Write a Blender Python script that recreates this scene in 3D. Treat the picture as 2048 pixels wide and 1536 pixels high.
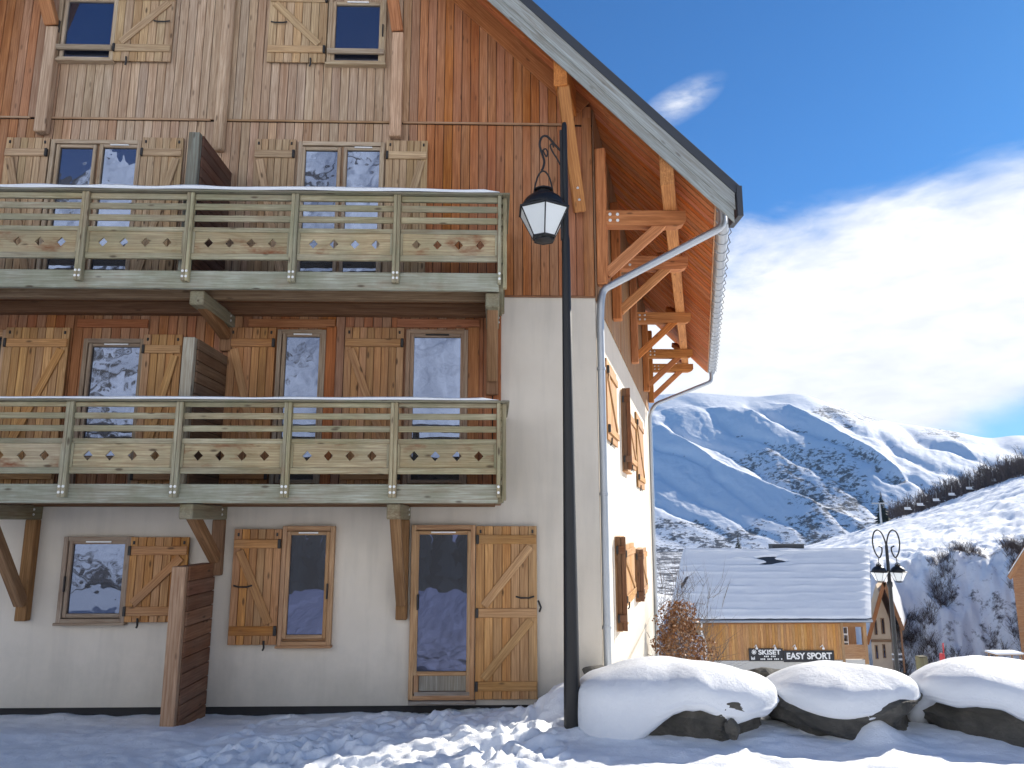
import bpy, bmesh, math, random
import numpy as np
from mathutils import Vector, Matrix
random.seed(7)
for _o in list(bpy.data.objects): bpy.data.objects.remove(_o)
SC = bpy.context.scene
COL = SC.collection
RAD = math.radians

# ------------------------------------------------------------------ camera, sky, sun, exposure
FPX, PITCH, YAW, CAMH = 1500.0, RAD(10.46), RAD(1.5), 2.25
cam = bpy.data.cameras.new('camera'); cam.sensor_width = 36.0; cam.lens = FPX/2048*36
cam.clip_start = 0.1; cam.clip_end = 20000
co = bpy.data.objects.new('camera', cam); COL.objects.link(co)
co.location = (0, 0, CAMH); co.rotation_euler = (math.pi/2+PITCH, 0, -YAW)
SC.camera = co
SUN_AZ, SUN_EL = 51.0, 28.0            # degrees, azimuth clockwise from +Y
sun = bpy.data.lights.new('sun', 'SUN'); sun.energy = 4.6; sun.angle = RAD(0.55); sun.color = (1.0, 0.93, 0.82)
so = bpy.data.objects.new('sun', sun); COL.objects.link(so)
so.location = (30, 30, 40)
sd = Vector((math.sin(RAD(SUN_AZ))*math.cos(RAD(SUN_EL)), math.cos(RAD(SUN_AZ))*math.cos(RAD(SUN_EL)), math.sin(RAD(SUN_EL))))
so.rotation_euler = (-sd).to_track_quat('-Z', 'Y').to_euler()
SC.view_settings.view_transform = 'Standard'; SC.view_settings.look = 'None'
SC.view_settings.gamma = 1.0; SC.view_settings.use_curve_mapping = False
SC.view_settings.exposure = 0.96
SC.render.resolution_x = 1024; SC.render.resolution_y = 768

class NT:
    """small node-tree writer"""
    def __init__(s, tree): s.t = tree; s.n = tree.nodes; s.l = tree.links; s.n.clear()
    def node(s, typ, **kw):
        n = s.n.new(typ)
        for k, v in kw.items():
            if k == 'inp':
                for kk, vv in v.items():
                    if hasattr(vv, 'is_output') or isinstance(vv, bpy.types.NodeSocket): s.l.new(vv, n.inputs[kk])
                    else: n.inputs[kk].default_value = vv
            else: setattr(n, k, v)
        return n
    def math(s, op, a, b=0.0, clamp=False):
        return s.node('ShaderNodeMath', operation=op, use_clamp=clamp, inp={0: a, 1: b}).outputs[0]
    def vmath(s, op, a, b=(0, 0, 0)):
        n = s.node('ShaderNodeVectorMath', operation=op, inp={0: a, 1: b})
        return n.outputs['Value'] if op in ('LENGTH', 'DOT_PRODUCT', 'DISTANCE') else n.outputs[0]
    def noise(s, vec, scale, detail=4.0, rough=0.55, dist=0.0):
        return s.node('ShaderNodeTexNoise', inp={'Vector': vec, 'Scale': scale, 'Detail': detail, 'Roughness': rough, 'Distortion': dist}).outputs['Fac']
    def ramp(s, fac, stops, interp='LINEAR'):
        r = s.node('ShaderNodeValToRGB', inp={'Fac': fac}); cr = r.color_ramp; cr.interpolation = interp
        while len(cr.elements) < len(stops): cr.elements.new(0.5)
        for e, (p, c) in zip(cr.elements, stops):
            e.position = p; e.color = c if len(c) == 4 else (*c, 1)
        return r.outputs['Color']
    def rng(s, v, a, b, c=0.0, d=1.0):
        return s.node('ShaderNodeMapRange', inp={'Value': v, 'From Min': a, 'From Max': b, 'To Min': c, 'To Max': d}).outputs[0]
    def mix(s, fac, a, b, blend='MIX'):
        n = s.node('ShaderNodeMix', data_type='RGBA', blend_type=blend)
        for k, v in ((0, fac), (6, a), (7, b)):
            if isinstance(v, bpy.types.NodeSocket): s.l.new(v, n.inputs[k])
            elif k == 0: n.inputs[k].default_value = v
            else: n.inputs[k].default_value = v if len(v) == 4 else (*v, 1)
        return n.outputs[2]
    def bump(s, h, strength, dist):
        return s.node('ShaderNodeBump', inp={'Height': h, 'Strength': strength, 'Distance': dist}).outputs[0]

W = bpy.data.worlds.new('World'); SC.world = W; W.use_nodes = True
n = NT(W.node_tree)
sky = n.node('ShaderNodeTexSky', sky_type='NISHITA', sun_disc=False, sun_elevation=RAD(SUN_EL), sun_rotation=RAD(SUN_AZ), altitude=1600.0, air_density=1.0, dust_density=0.3, ozone_density=2.0)
tc = n.node('ShaderNodeTexCoord').outputs['Generated']
sep = n.node('ShaderNodeSeparateXYZ', inp={0: tc}).outputs
az = n.math('ARCTAN2', sep[0], sep[1]); el = n.math('ARCSINE', sep[2])
# a broad cloud bank low in the south-east, streaked along its length, and a few small wisps higher up
flow = n.node('ShaderNodeMapping', inp={'Vector': tc, 'Rotation': (0, RAD(-24), RAD(-20)), 'Scale': (1.5, 1.5, 5.0)}).outputs[0]
nz = n.noise(flow, 2.3, 7, 0.58, 0.6)
nz2 = n.noise(flow, 9.0, 5, 0.6, 0.3)
top = n.math('ADD', n.math('MULTIPLY', n.math('SUBTRACT', az, RAD(17)), 0.14), RAD(20.2))   # the bank's upper edge climbs to the south
edge = n.math('SUBTRACT', top, el)
edge = n.math('ADD', edge, n.math('MULTIPLY', n.math('SUBTRACT', nz, 0.5), 0.22))
edge = n.math('ADD', edge, n.math('MULTIPLY', n.math('SUBTRACT', nz2, 0.5), 0.05))
bank = n.node('ShaderNodeMapRange', interpolation_type='SMOOTHSTEP', inp={'Value': edge, 'From Min': -0.035, 'From Max': 0.075}).outputs[0]
low = n.math('ADD', n.math('SUBTRACT', el, n.math('MULTIPLY', n.math('SUBTRACT', az, RAD(22)), 0.40)), n.math('MULTIPLY', n.math('SUBTRACT', nz, 0.5), 0.10))
lowm = n.node('ShaderNodeMapRange', interpolation_type='SMOOTHSTEP', inp={'Value': low, 'From Min': RAD(0.5), 'From Max': RAD(4.0), 'To Min': 0.15}).outputs[0]
bank = n.math('MULTIPLY', bank, lowm)
az_m = n.node('ShaderNodeMapRange', interpolation_type='SMOOTHSTEP', inp={'Value': n.math('ABSOLUTE', n.math('SUBTRACT', az, RAD(45))), 'From Min': RAD(40), 'From Max': RAD(70), 'To Min': 1.0, 'To Max': 0.0}).outputs[0]
bank = n.math('MULTIPLY', bank, az_m)
wn = n.noise(n.node('ShaderNodeMapping', inp={'Vector': tc, 'Rotation': (0, RAD(25), 0), 'Scale': (3.0, 3.0, 9.0)}).outputs[0], 5.0, 7, 0.6, 0.15)
tl_ = n.math('SUBTRACT', el, n.math('ADD', RAD(30.4), n.math('MULTIPLY', n.math('SUBTRACT', az, RAD(15.6)), 0.30)))
wd = n.math('SQRT', n.math('ADD', n.math('POWER', n.math('DIVIDE', n.math('SUBTRACT', az, RAD(15.2)), RAD(4.0)), 2.0), n.math('POWER', n.math('DIVIDE', tl_, RAD(1.5)), 2.0)))
wis = n.math('MULTIPLY', n.rng(wn, 0.36, 0.72), n.rng(wd, 0.0, 1.0, 0.75, 0.0))
cloud = n.math('MAXIMUM', bank, n.math('MULTIPLY', wis, 1.3, True))
skyc = n.mix(1.0, sky.outputs[0], (0.155, 0.42, 0.66, 1), 'MULTIPLY')
cc = n.mix(n.rng(nz2, 0.3, 0.7), (5.0, 5.0, 5.1), (6.4, 6.3, 6.1))
colr = n.mix(cloud, skyc, cc)
bg = n.node('ShaderNodeBackground', inp={'Color': colr, 'Strength': 0.11})
n.l.new(bg.outputs[0], n.node('ShaderNodeOutputWorld').inputs[0])

# ------------------------------------------------------------------ pixels of the photograph to directions
_fw = np.array([math.sin(YAW)*math.cos(PITCH), math.cos(YAW)*math.cos(PITCH), math.sin(PITCH)])
_rt = np.array([math.cos(YAW), -math.sin(YAW), 0.0]); _up = np.cross(_rt, _fw); _C = np.array([0, 0, CAMH])
def ray(x, y): return _fw*FPX + _rt*(x-1024) + _up*(768-y)
def onY(x, y, Y): d = ray(x, y); return Vector(_C + d*(Y/d[1]))
def onZ(x, y, z): d = ray(x, y); return Vector(_C + d*((z-CAMH)/d[2]))
YF, YB = 9.4, 8.2                               # facade plane, balcony front plane
def F(x, y): p = onY(x, y, YF); return p.x, p.z
def rect(x0, x1, y0, y1, Y=YF):                 # photo rectangle on a wall parallel to the facade -> X0, X1, Z0, Z1 (metres)
    ym, xm = (y0+y1)/2, (x0+x1)/2
    return onY(x0, ym, Y).x, onY(x1, ym, Y).x, onY(xm, y1, Y).z, onY(xm, y0, Y).z

# ------------------------------------------------------------------ mesh helpers
WM = {}
def link(name, me, M=None, parent=None, mat=None, color=None):
    o = bpy.data.objects.new(name, me); COL.objects.link(o)
    M = M if M is not None else Matrix.Identity(4)
    WM[o.name] = M
    if parent is not None:
        o.parent = parent; o.matrix_basis = WM[parent.name].inverted() @ M
    else: o.matrix_basis = M
    if mat is not None and me is not None and len(me.materials) == 0: me.materials.append(mat)
    if color is not None: o.color = (*color, 1)
    return o
def thing(name, label, cat, loc=(0, 0, 0), group=None):
    o = link(name, None, Matrix.Translation(loc)); o.empty_display_size = 0.3
    o['label'] = label; o['category'] = cat
    if group: o['group'] = group
    return o
def tag(o, label, cat, group=None):
    o['label'] = label; o['category'] = cat
    if group: o['group'] = group
    return o
_cache = {}
def box_mesh(L, w, t, bev, mat):
    key = (round(L, 3), round(w, 3), round(t, 3), round(bev, 4), mat.name)
    if key in _cache: return _cache[key]
    bm = bmesh.new(); bmesh.ops.create_cube(bm, size=1.0)
    for v in bm.verts: v.co = Vector((v.co.x*L, v.co.y*w, v.co.z*t))
    if bev > 0: bmesh.ops.bevel(bm, geom=list(bm.edges), offset=min(bev, 0.3*min(L, w, t)), segments=1, affect='EDGES')
    me = bpy.data.meshes.new('piece'); bm.to_mesh(me); bm.free(); me.materials.append(mat)
    _cache[key] = me; return me
def board(name, a, b, w, t, nrm, mat, parent=None, color=None, bev=0.004):
    """a timber from a to b; nrm is the direction its thickness faces"""
    a, b = Vector(a), Vector(b); X = (b-a); L = X.length; X.normalize()
    Z = Vector(nrm); Z = (Z - X*Z.dot(X)).normalized(); Y = Z.cross(X)
    M = Matrix((X, Y, Z)).transposed().to_4x4(); M.translation = (a+b)/2
    return link(name, box_mesh(L, w, t, bev, mat), M, parent, None, color)
def bxw(name, x0, x1, y0, y1, z0, z1, mat, parent=None, color=None, bev=0.004):
    """axis aligned box; grain runs along its longest side"""
    c = Vector(((x0+x1)/2, (y0+y1)/2, (z0+z1)/2)); s = [x1-x0, y1-y0, z1-z0]
    k = max(range(3), key=lambda i: s[i]); ax = [Vector((1, 0, 0)), Vector((0, 1, 0)), Vector((0, 0, 1))]
    j = 1 if k != 1 else 0
    w = s[3-k-j]
    return board(name, c-ax[k]*s[k]/2, c+ax[k]*s[k]/2, w, s[j], ax[j], mat, parent, color, bev)
def mesh_obj(name, verts, faces, mat, parent=None, smooth=False, color=None, origin=None):
    me = bpy.data.meshes.new(name)
    if origin is not None: verts = [tuple(Vector(v)-Vector(origin)) for v in verts]
    me.from_pydata([tuple(v) for v in verts], [], faces); me.update()
    if smooth: me.polygons.foreach_set('use_smooth', [True]*len(me.polygons))
    M = Matrix.Translation(origin) if origin is not None else (Matrix.Identity(4))
    return link(name, me, M, parent, mat, color)
class MB:
    """collects shapes that make up one part"""
    def __init__(s): s.v = []; s.f = []
    def add(s, vs, fs):
        o = len(s.v); s.v += [tuple(v) for v in vs]; s.f += [tuple(i+o for i in f) for f in fs]
    def box(s, x0, x1, y0, y1, z0, z1):
        s.add([(x0, y0, z0), (x1, y0, z0), (x1, y1, z0), (x0, y1, z0), (x0, y0, z1), (x1, y0, z1), (x1, y1, z1), (x0, y1, z1)],
              [(0, 3, 2, 1), (4, 5, 6, 7), (0, 1, 5, 4), (1, 2, 6, 5), (2, 3, 7, 6), (3, 0, 4, 7)])
    def tube(s, pts, r, seg=10, caps=True):
        pts = [Vector(p) for p in pts]; rs = r if isinstance(r, (list, tuple)) else [r]*len(pts)
        T0 = (pts[1]-pts[0]).normalized(); ref = Vector((0, 0, 1)) if abs(T0.z) < 0.9 else Vector((1, 0, 0))
        N = T0.cross(ref).normalized(); vs = []
        for i, p in enumerate(pts):
            T = (pts[min(i+1, len(pts)-1)]-pts[max(i-1, 0)]).normalized()
            N = (N-T*N.dot(T)).normalized(); B = T.cross(N)
            for k in range(seg):
                a = 2*math.pi*k/seg; vs.append(p+(N*math.cos(a)+B*math.sin(a))*rs[i])
        fs = [(i*seg+k, i*seg+(k+1) % seg, (i+1)*seg+(k+1) % seg, (i+1)*seg+k) for i in range(len(pts)-1) for k in range(seg)]
        if caps: fs += [tuple(range(seg))[::-1], tuple((len(pts)-1)*seg+k for k in range(seg))]
        s.add(vs, fs)
    def lathe(s, c, prof, seg=16):
        c = Vector(c); vs = [c+Vector((r*math.cos(2*math.pi*k/seg), r*math.sin(2*math.pi*k/seg), z)) for r, z in prof for k in range(seg)]
        fs = [(i*seg+k, i*seg+(k+1) % seg, (i+1)*seg+(k+1) % seg, (i+1)*seg+k) for i in range(len(prof)-1) for k in range(seg)]
        fs += [tuple(range(seg))[::-1], tuple((len(prof)-1)*seg+k for k in range(seg))]
        s.add(vs, fs)
    def build(s, name, mat, parent=None, smooth=False, color=None, origin=None):
        o = mesh_obj(name, s.v, s.f, mat, parent, smooth, color, origin)
        if smooth:
            try: o.data.set_sharp_from_angle(angle=RAD(40))
            except Exception: pass
        return o

# numpy noise
def _h(ix, iy, seed):
    v = np.sin(ix*127.1+iy*311.7+seed*74.7)*43758.5453
    return v-np.floor(v)
def vnoise(x, y, seed=0):
    ix, iy = np.floor(x), np.floor(y); fx, fy = x-ix, y-iy
    fx = fx*fx*fx*(fx*(fx*6-15)+10); fy = fy*fy*fy*(fy*(fy*6-15)+10)
    a, b, c, d = _h(ix, iy, seed), _h(ix+1, iy, seed), _h(ix, iy+1, seed), _h(ix+1, iy+1, seed)
    return (a*(1-fx)+b*fx)*(1-fy)+(c*(1-fx)+d*fx)*fy
def fbm(x, y, seed=0, oct=5, gain=0.5):
    t, a, s = 0, 1.0, 0
    for i in range(oct):
        t = t+a*vnoise(x*2**i, y*2**i, seed+i*13); s += a; a *= gain
    return t/s
def grid_mesh(name, X, Y, Z, mat, attr=None):
    """structured sheet from 2-D arrays"""
    r, c = X.shape
    me = bpy.data.meshes.new(name)
    me.vertices.add(r*c); me.vertices.foreach_set('co', np.stack([X, Y, Z], -1).astype(np.float32).ravel())
    i = np.arange(r*c).reshape(r, c)
    q = np.stack([i[:-1, :-1], i[:-1, 1:], i[1:, 1:], i[1:, :-1]], -1).reshape(-1, 4)
    me.loops.add(q.size); me.polygons.add(len(q))
    me.loops.foreach_set('vertex_index', q.ravel().astype(np.int32))
    me.polygons.foreach_set('loop_start', np.arange(0, q.size, 4, dtype=np.int32))
    me.polygons.foreach_set('use_smooth', np.ones(len(q), dtype=bool))
    me.update(calc_edges=True); me.validate()
    if attr is not None:
        for k, v in attr.items():
            at = me.attributes.new(k, 'FLOAT', 'POINT'); at.data.foreach_set('value', v.astype(np.float32).ravel())
    o = link(name, me, None, None, mat); return o

# ------------------------------------------------------------------ materials
MAT = {}
def material(name):
    m = bpy.data.materials.new(name); m.use_nodes = True; MAT[name] = m
    t = NT(m.node_tree); out = t.node('ShaderNodeOutputMaterial')
    p = t.node('ShaderNodeBsdfPrincipled'); t.l.new(p.outputs[0], out.inputs[0])
    return m, t, p, out
def setp(t, p, **kw):
    for k, v in kw.items():
        k = k.replace('_', ' ')
        if isinstance(v, bpy.types.NodeSocket): t.l.new(v, p.inputs[k])
        else: p.inputs[k].default_value = v if not (isinstance(v, tuple) and len(v) == 3) else (*v, 1)
def simple(name, col, rough=0.6, metal=0.0, var=0.12, scale=6.0, bump=0.1):
    m, t, p, o = material(name)
    tcn = t.node('ShaderNodeTexCoord').outputs['Object']
    nz = t.noise(tcn, scale, 5)
    setp(t, p, Base_Color=t.mix(nz, tuple(c*(1-var) for c in col), tuple(min(1, c*(1+var)) for c in col)), Roughness=rough, Metallic=metal)
    if bump: setp(t, p, Normal=t.bump(t.noise(tcn, scale*8, 3), bump, 0.01))
    return m
def wood(name, grey=(0.36, 0.32, 0.27), weather=0.35, knots=1.0, rough=0.72, green=0.0, contrast=1.0, red=0.0):
    """timber: object colour is the board's own tone; grain along local X; weathering follows its own patches"""
    m, t, p, o = material(name)
    oi = t.node('ShaderNodeObjectInfo'); tcn = t.node('ShaderNodeTexCoord').outputs['Object']
    rnd = oi.outputs['Random']
    off = t.node('ShaderNodeCombineXYZ', inp={0: t.math('MULTIPLY', rnd, 41.3), 1: t.math('MULTIPLY', rnd, 97.7), 2: t.math('MULTIPLY', rnd, 63.1)}).outputs[0]
    v = t.vmath('ADD', tcn, off)
    vs = t.vmath('MULTIPLY', v, (0.9, 13.0, 13.0))
    g1 = t.noise(vs, 1.6, 5, 0.6, 1.2)
    g2 = t.noise(t.vmath('MULTIPLY', v, (3.0, 110.0, 110.0)), 1.0, 3, 0.6)
    rings = t.node('ShaderNodeTexWave', wave_type='BANDS', bands_direction='Y', inp={'Vector': t.vmath('MULTIPLY', v, (0.55, 6.5, 6.5)), 'Scale': 1.6, 'Distortion': 9.0, 'Detail': 3.0, 'Detail Scale': 1.2, 'Detail Roughness': 0.6}).outputs['Fac']
    base = oi.outputs['Color']
    hsv = t.node('ShaderNodeHueSaturation', inp={'Hue': t.rng(rnd, 0, 1, 0.494, 0.506), 'Saturation': t.rng(t.math('FRACT', t.math('MULTIPLY', rnd, 17.3)), 0, 1, 0.88, 1.06), 'Value': t.rng(t.math('FRACT', t.math('MULTIPLY', rnd, 7.7)), 0, 1, 1-0.13*contrast, 1+0.11*contrast), 'Color': base}).outputs[0]
    c = t.mix(t.rng(g1, 0.3, 0.7), t.mix(1.0, hsv, (0.62, 0.52, 0.44, 1), 'MULTIPLY'), t.mix(1.0, hsv, (1.16, 1.16, 1.14, 1), 'MULTIPLY'))
    c = t.mix(t.math('MULTIPLY', t.rng(rings, 0.55, 0.95), 0.38), c, t.mix(1.0, hsv, (0.5, 0.36, 0.26, 1), 'MULTIPLY'))
    c = t.mix(t.math('MULTIPLY', t.rng(g2, 0.45, 0.75), 0.35), c, t.mix(1.0, hsv, (0.55, 0.5, 0.46, 1), 'MULTIPLY'))
    pos = t.node('ShaderNodeNewGeometry').outputs['Position']
    wn = t.noise(t.vmath('MULTIPLY', pos, (1.0, 1.0, 0.45)), 0.9, 6, 0.65)
    w2 = t.noise(vs, 0.35, 3, 0.5)
    wf = t.math('MULTIPLY', t.rng(t.math('ADD', wn, t.math('MULTIPLY', t.math('SUBTRACT', w2, 0.5), 0.8)), 0.35, 0.7), weather, True)
    gg = t.mix(t.rng(g1, 0.3, 0.7), tuple(k*0.7 for k in grey), grey)
    c = t.mix(wf, c, gg)
    if green:
        gn = t.noise(pos, 2.3, 5, 0.65)
        c = t.mix(t.math('MULTIPLY', t.rng(gn, 0.4, 0.68), green, True), c, (0.155, 0.175, 0.095))
    if red:
        rn = t.noise(t.vmath('MULTIPLY', v, (1.6, 4.0, 4.0)), 1.3, 4, 0.6)
        c = t.mix(t.math('MULTIPLY', t.rng(rn, 0.56, 0.72), red, True), c, (0.20, 0.065, 0.025))
    if knots:
        vo = t.node('ShaderNodeTexVoronoi', feature='F1', inp={'Vector': t.vmath('MULTIPLY', v, (2.6, 8.0, 8.0)), 'Scale': 1.0, 'Randomness': 1.0}).outputs['Distance']
        kn = t.rng(vo, 0.07, 0.15, 1.0, 0.0)
        c = t.mix(t.math('MULTIPLY', kn, 0.75*knots, True), c, (0.05, 0.026, 0.014))
    setp(t, p, Base_Color=c, Roughness=rough, Normal=t.bump(t.math('ADD', g1, t.math('MULTIPLY', g2, 0.5)), 0.35, 0.006))
    p.inputs['Specular IOR Level'].default_value = 0.25
    return m
M_SIDING = wood('siding_wood', weather=0.18, grey=(0.46, 0.40, 0.33), knots=0.6)
M_SHUT = wood('shutter_wood', weather=0.25, grey=(0.36, 0.29, 0.21))
M_RAIL = wood('railing_wood', weather=0.45, grey=(0.36, 0.37, 0.30), green=0.45, red=0.25)
M_PANEL = wood('railing_panel_wood', weather=0.35, grey=(0.36, 0.36, 0.29), green=0.38, red=1.0)
M_BEAM = wood('beam_wood', weather=0.04, knots=0.8)
M_GREYW = wood('grey_painted_wood', weather=0.5, grey=(0.33, 0.36, 0.36), knots=0.6, contrast=0.5)
M_FRAME = wood('window_frame_wood', weather=0.15, knots=0.3, contrast=0.4, grey=(0.35, 0.32, 0.27))
M_BLACK = simple('black_metal', (0.006, 0.006, 0.007), 0.5, 0.0, 0.2, 5, 0.05)
M_IRON = simple('iron_fitting', (0.02, 0.018, 0.017), 0.55)
M_ZINC = simple('zinc', (0.42, 0.44, 0.46), 0.42, 0.75, 0.15, 3.0, 0.05)
M_BOLT = simple('bolt_steel', (0.72, 0.72, 0.70), 0.35, 0.4, 0.05)
M_ROOFD = simple('dark_roofing', (0.035, 0.04, 0.05), 0.55)
M_WHITE = simple('white_plastic', (0.85, 0.85, 0.83), 0.4)
M_DARKC = simple('dark_plinth', (0.022, 0.021, 0.022), 0.85, 0, 0.3, 3)
# stucco
m, t, p, o = material('stucco'); M_STUCCO = m
pos = t.node('ShaderNodeNewGeometry').outputs['Position']
sn = t.noise(pos, 0.7, 6, 0.6); s2 = t.noise(t.vmath('MULTIPLY', pos, (5, 5, 0.6)), 1.0, 4, 0.6)
c = t.mix(t.rng(sn, 0.3, 0.7), (0.60, 0.535, 0.445), (0.70, 0.635, 0.54))
c = t.mix(t.math('MULTIPLY', t.rng(s2, 0.48, 0.78), 0.36), c, (0.40, 0.37, 0.32))
zz = t.node('ShaderNodeSeparateXYZ', inp={0: pos}).outputs[2]
spl = t.math('MULTIPLY', t.rng(t.math('ADD', zz, t.math('MULTIPLY', t.noise(pos, 3.0, 5, 0.7), 0.9)), 0.55, 1.25, 1.0, 0.0), 0.42, True)
c = t.mix(spl, c, (0.30, 0.295, 0.25))
setp(t, p, Base_Color=c, Roughness=0.9, Normal=t.bump(t.math('ADD', t.noise(pos, 90, 4, 0.7), t.math('MULTIPLY', t.noise(pos, 12, 3), 0.8)), 0.3, 0.006))
# snow
def snow_mat(name, fine=60.0, bumpd=0.012, rough=0.62, k=1.0):
    m, t, p, o = material(name)
    pos = t.node('ShaderNodeNewGeometry').outputs['Position']
    nz = t.noise(pos, 1.3, 4)
    setp(t, p, Base_Color=t.mix(nz, (0.83*k, 0.86*k, 0.90*k), (0.90*k, 0.92*k, 0.94*k)), Roughness=rough)
    h = t.math('ADD', t.noise(pos, fine, 4, 0.65), t.math('MULTIPLY', t.noise(pos, fine*0.14, 5, 0.6), 2.2))
    setp(t, p, Normal=t.bump(h, 0.55, bumpd))
    p.inputs['Specular IOR Level'].default_value = 0.3
    return m
M_SNOW = snow_mat('snow'); M_SNOWS = snow_mat('smooth_snow', 140, 0.009, 0.62, 0.90)
# glass: a dark room behind a slightly bowed reflecting pane
def glass_mat(name, wob, refl=0.20, tint=(0.56, 0.69, 1.0)):
    m, t, p, o = material(name)
    oi = t.node('ShaderNodeObjectInfo').outputs['Random']; tcn = t.node('ShaderNodeTexCoord').outputs['Object']
    v = t.vmath('ADD', tcn, t.node('ShaderNodeCombineXYZ', inp={0: t.math('MULTIPLY', oi, 31.0), 1: 0.0, 2: t.math('MULTIPLY', oi, 57.0)}).outputs[0])
    nb = t.bump(t.noise(v, 2.6, 2, 0.5), wob, 0.02)
    setp(t, p, Base_Color=(0.010, 0.012, 0.022), Roughness=0.25)
    gl = t.node('ShaderNodeBsdfGlossy', inp={'Color': (*tint, 1), 'Roughness': 0.01, 'Normal': nb})
    mx = t.node('ShaderNodeMixShader', inp={0: refl})
    t.l.new(p.outputs[0], mx.inputs[1]); t.l.new(gl.outputs[0], mx.inputs[2]); t.l.new(mx.outputs[0], o.inputs[0])
    return m
M_GLASS = glass_mat('window_glass', 0.12); M_GLASSW = glass_mat('wavy_window_glass', 0.22, 0.2); M_GLASSG = glass_mat('ground_floor_glass', 0.10, 0.10, (0.38, 0.48, 1.0))
m, t, p, o = material('frosted_lantern_glass'); M_FROST = m
setp(t, p, Base_Color=(0.80, 0.83, 0.82), Roughness=0.35)
p.inputs['Transmission Weight'].default_value = 0.25
# rock
m, t, p, o = material('boulder_rock'); M_ROCK = m
pos = t.node('ShaderNodeNewGeometry').outputs['Position']
r1 = t.noise(pos, 3.0, 8, 0.65, 0.8); r2 = t.noise(pos, 26, 5, 0.7)
c = t.mix(t.rng(r1, 0.3, 0.7), (0.030, 0.028, 0.025), (0.13, 0.118, 0.098))
c = t.mix(t.math('MULTIPLY', t.rng(r2, 0.5, 0.75), 0.5), c, (0.045, 0.05, 0.03))
setp(t, p, Base_Color=c, Roughness=0.85, Normal=t.bump(t.math('ADD', r1, t.math('MULTIPLY', r2, 0.4)), 0.8, 0.05))
# mountain snow with scrub and rock where the attribute says it grows
def slope_mat(name, sc, thr0, thr1, dark=(0.055, 0.05, 0.05)):
    m, t, p, o = material(name)
    pos = t.node('ShaderNodeNewGeometry').outputs['Position']
    veg = t.node('ShaderNodeAttribute', attribute_name='scrub').outputs['Fac']
    a = t.noise(pos, sc, 6, 0.72); b = t.noise(pos, sc*0.22, 5, 0.6)
    f = t.math('ADD', t.math('MULTIPLY', a, 0.62), t.math('MULTIPLY', b, 0.38))
    f = t.math('ADD', f, t.math('MULTIPLY', t.math('SUBTRACT', veg, 0.5), 0.42))
    mask = t.rng(f, thr0, thr1)
    c = t.mix(mask, (0.86, 0.885, 0.92), t.mix(a, dark, tuple(k*1.6 for k in dark)))
    setp(t, p, Base_Color=c, Roughness=0.8, Normal=t.bump(t.math('ADD', b, t.math('MULTIPLY', a, 0.35)), 0.6, 0.5/sc))
    p.inputs['Specular IOR Level'].default_value = 0.15
    return m
M_MOUNT = slope_mat('mountain_snow', 0.10, 0.585, 0.64, (0.032, 0.032, 0.040))
M_HILL = slope_mat('hill_snow', 0.75, 0.60, 0.68, (0.06, 0.052, 0.058))
M_REAR = slope_mat('rear_mountain_snow', 0.06, 0.485, 0.54, (0.04, 0.036, 0.036))
M_VALLEY = snow_mat('valley_snow', 3.0, 0.08)
M_TWIG = simple('bare_twigs', (0.10, 0.072, 0.062), 0.85)
M_TWIGG = simple('grey_twigs', (0.13, 0.105, 0.085), 0.85)
M_CONIF = simple('conifer_needles', (0.018, 0.030, 0.020), 0.8, 0, 0.4)
M_BARK = simple('bark', (0.07, 0.05, 0.04), 0.9)
m, t, p, o = material('brown_leaves'); M_LEAF = m
pos = t.node('ShaderNodeNewGeometry').outputs['Position']
setp(t, p, Base_Color=t.ramp(t.node('ShaderNodeTexWhiteNoise', inp={'Vector': t.vmath('MULTIPLY', t.vmath('SNAP', pos, (0.05, 0.05, 0.05)), (1, 1, 1))}).outputs['Value'], [(0.0, (0.09, 0.035, 0.014)), (0.5, (0.22, 0.095, 0.032)), (1.0, (0.36, 0.20, 0.09))]), Roughness=0.6)

# ================================================================== SETTING
def px_dir(x, y=1045):
    d = ray(x, y); return math.atan2(d[0], d[1])
def tan_el(x, y):
    d = ray(x, y); return d[2]/math.hypot(d[0], d[1])

BOULD = [  # centre x, y, half-width, half-depth, top z : used by the snow sheet and the boulders
    dict(c=(2.02, 8.05), a=1.06, b=0.62), dict(c=(3.72, 8.15), a=0.80, b=0.58), dict(c=(5.35, 7.95), a=0.90, b=0.60), ]

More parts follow.
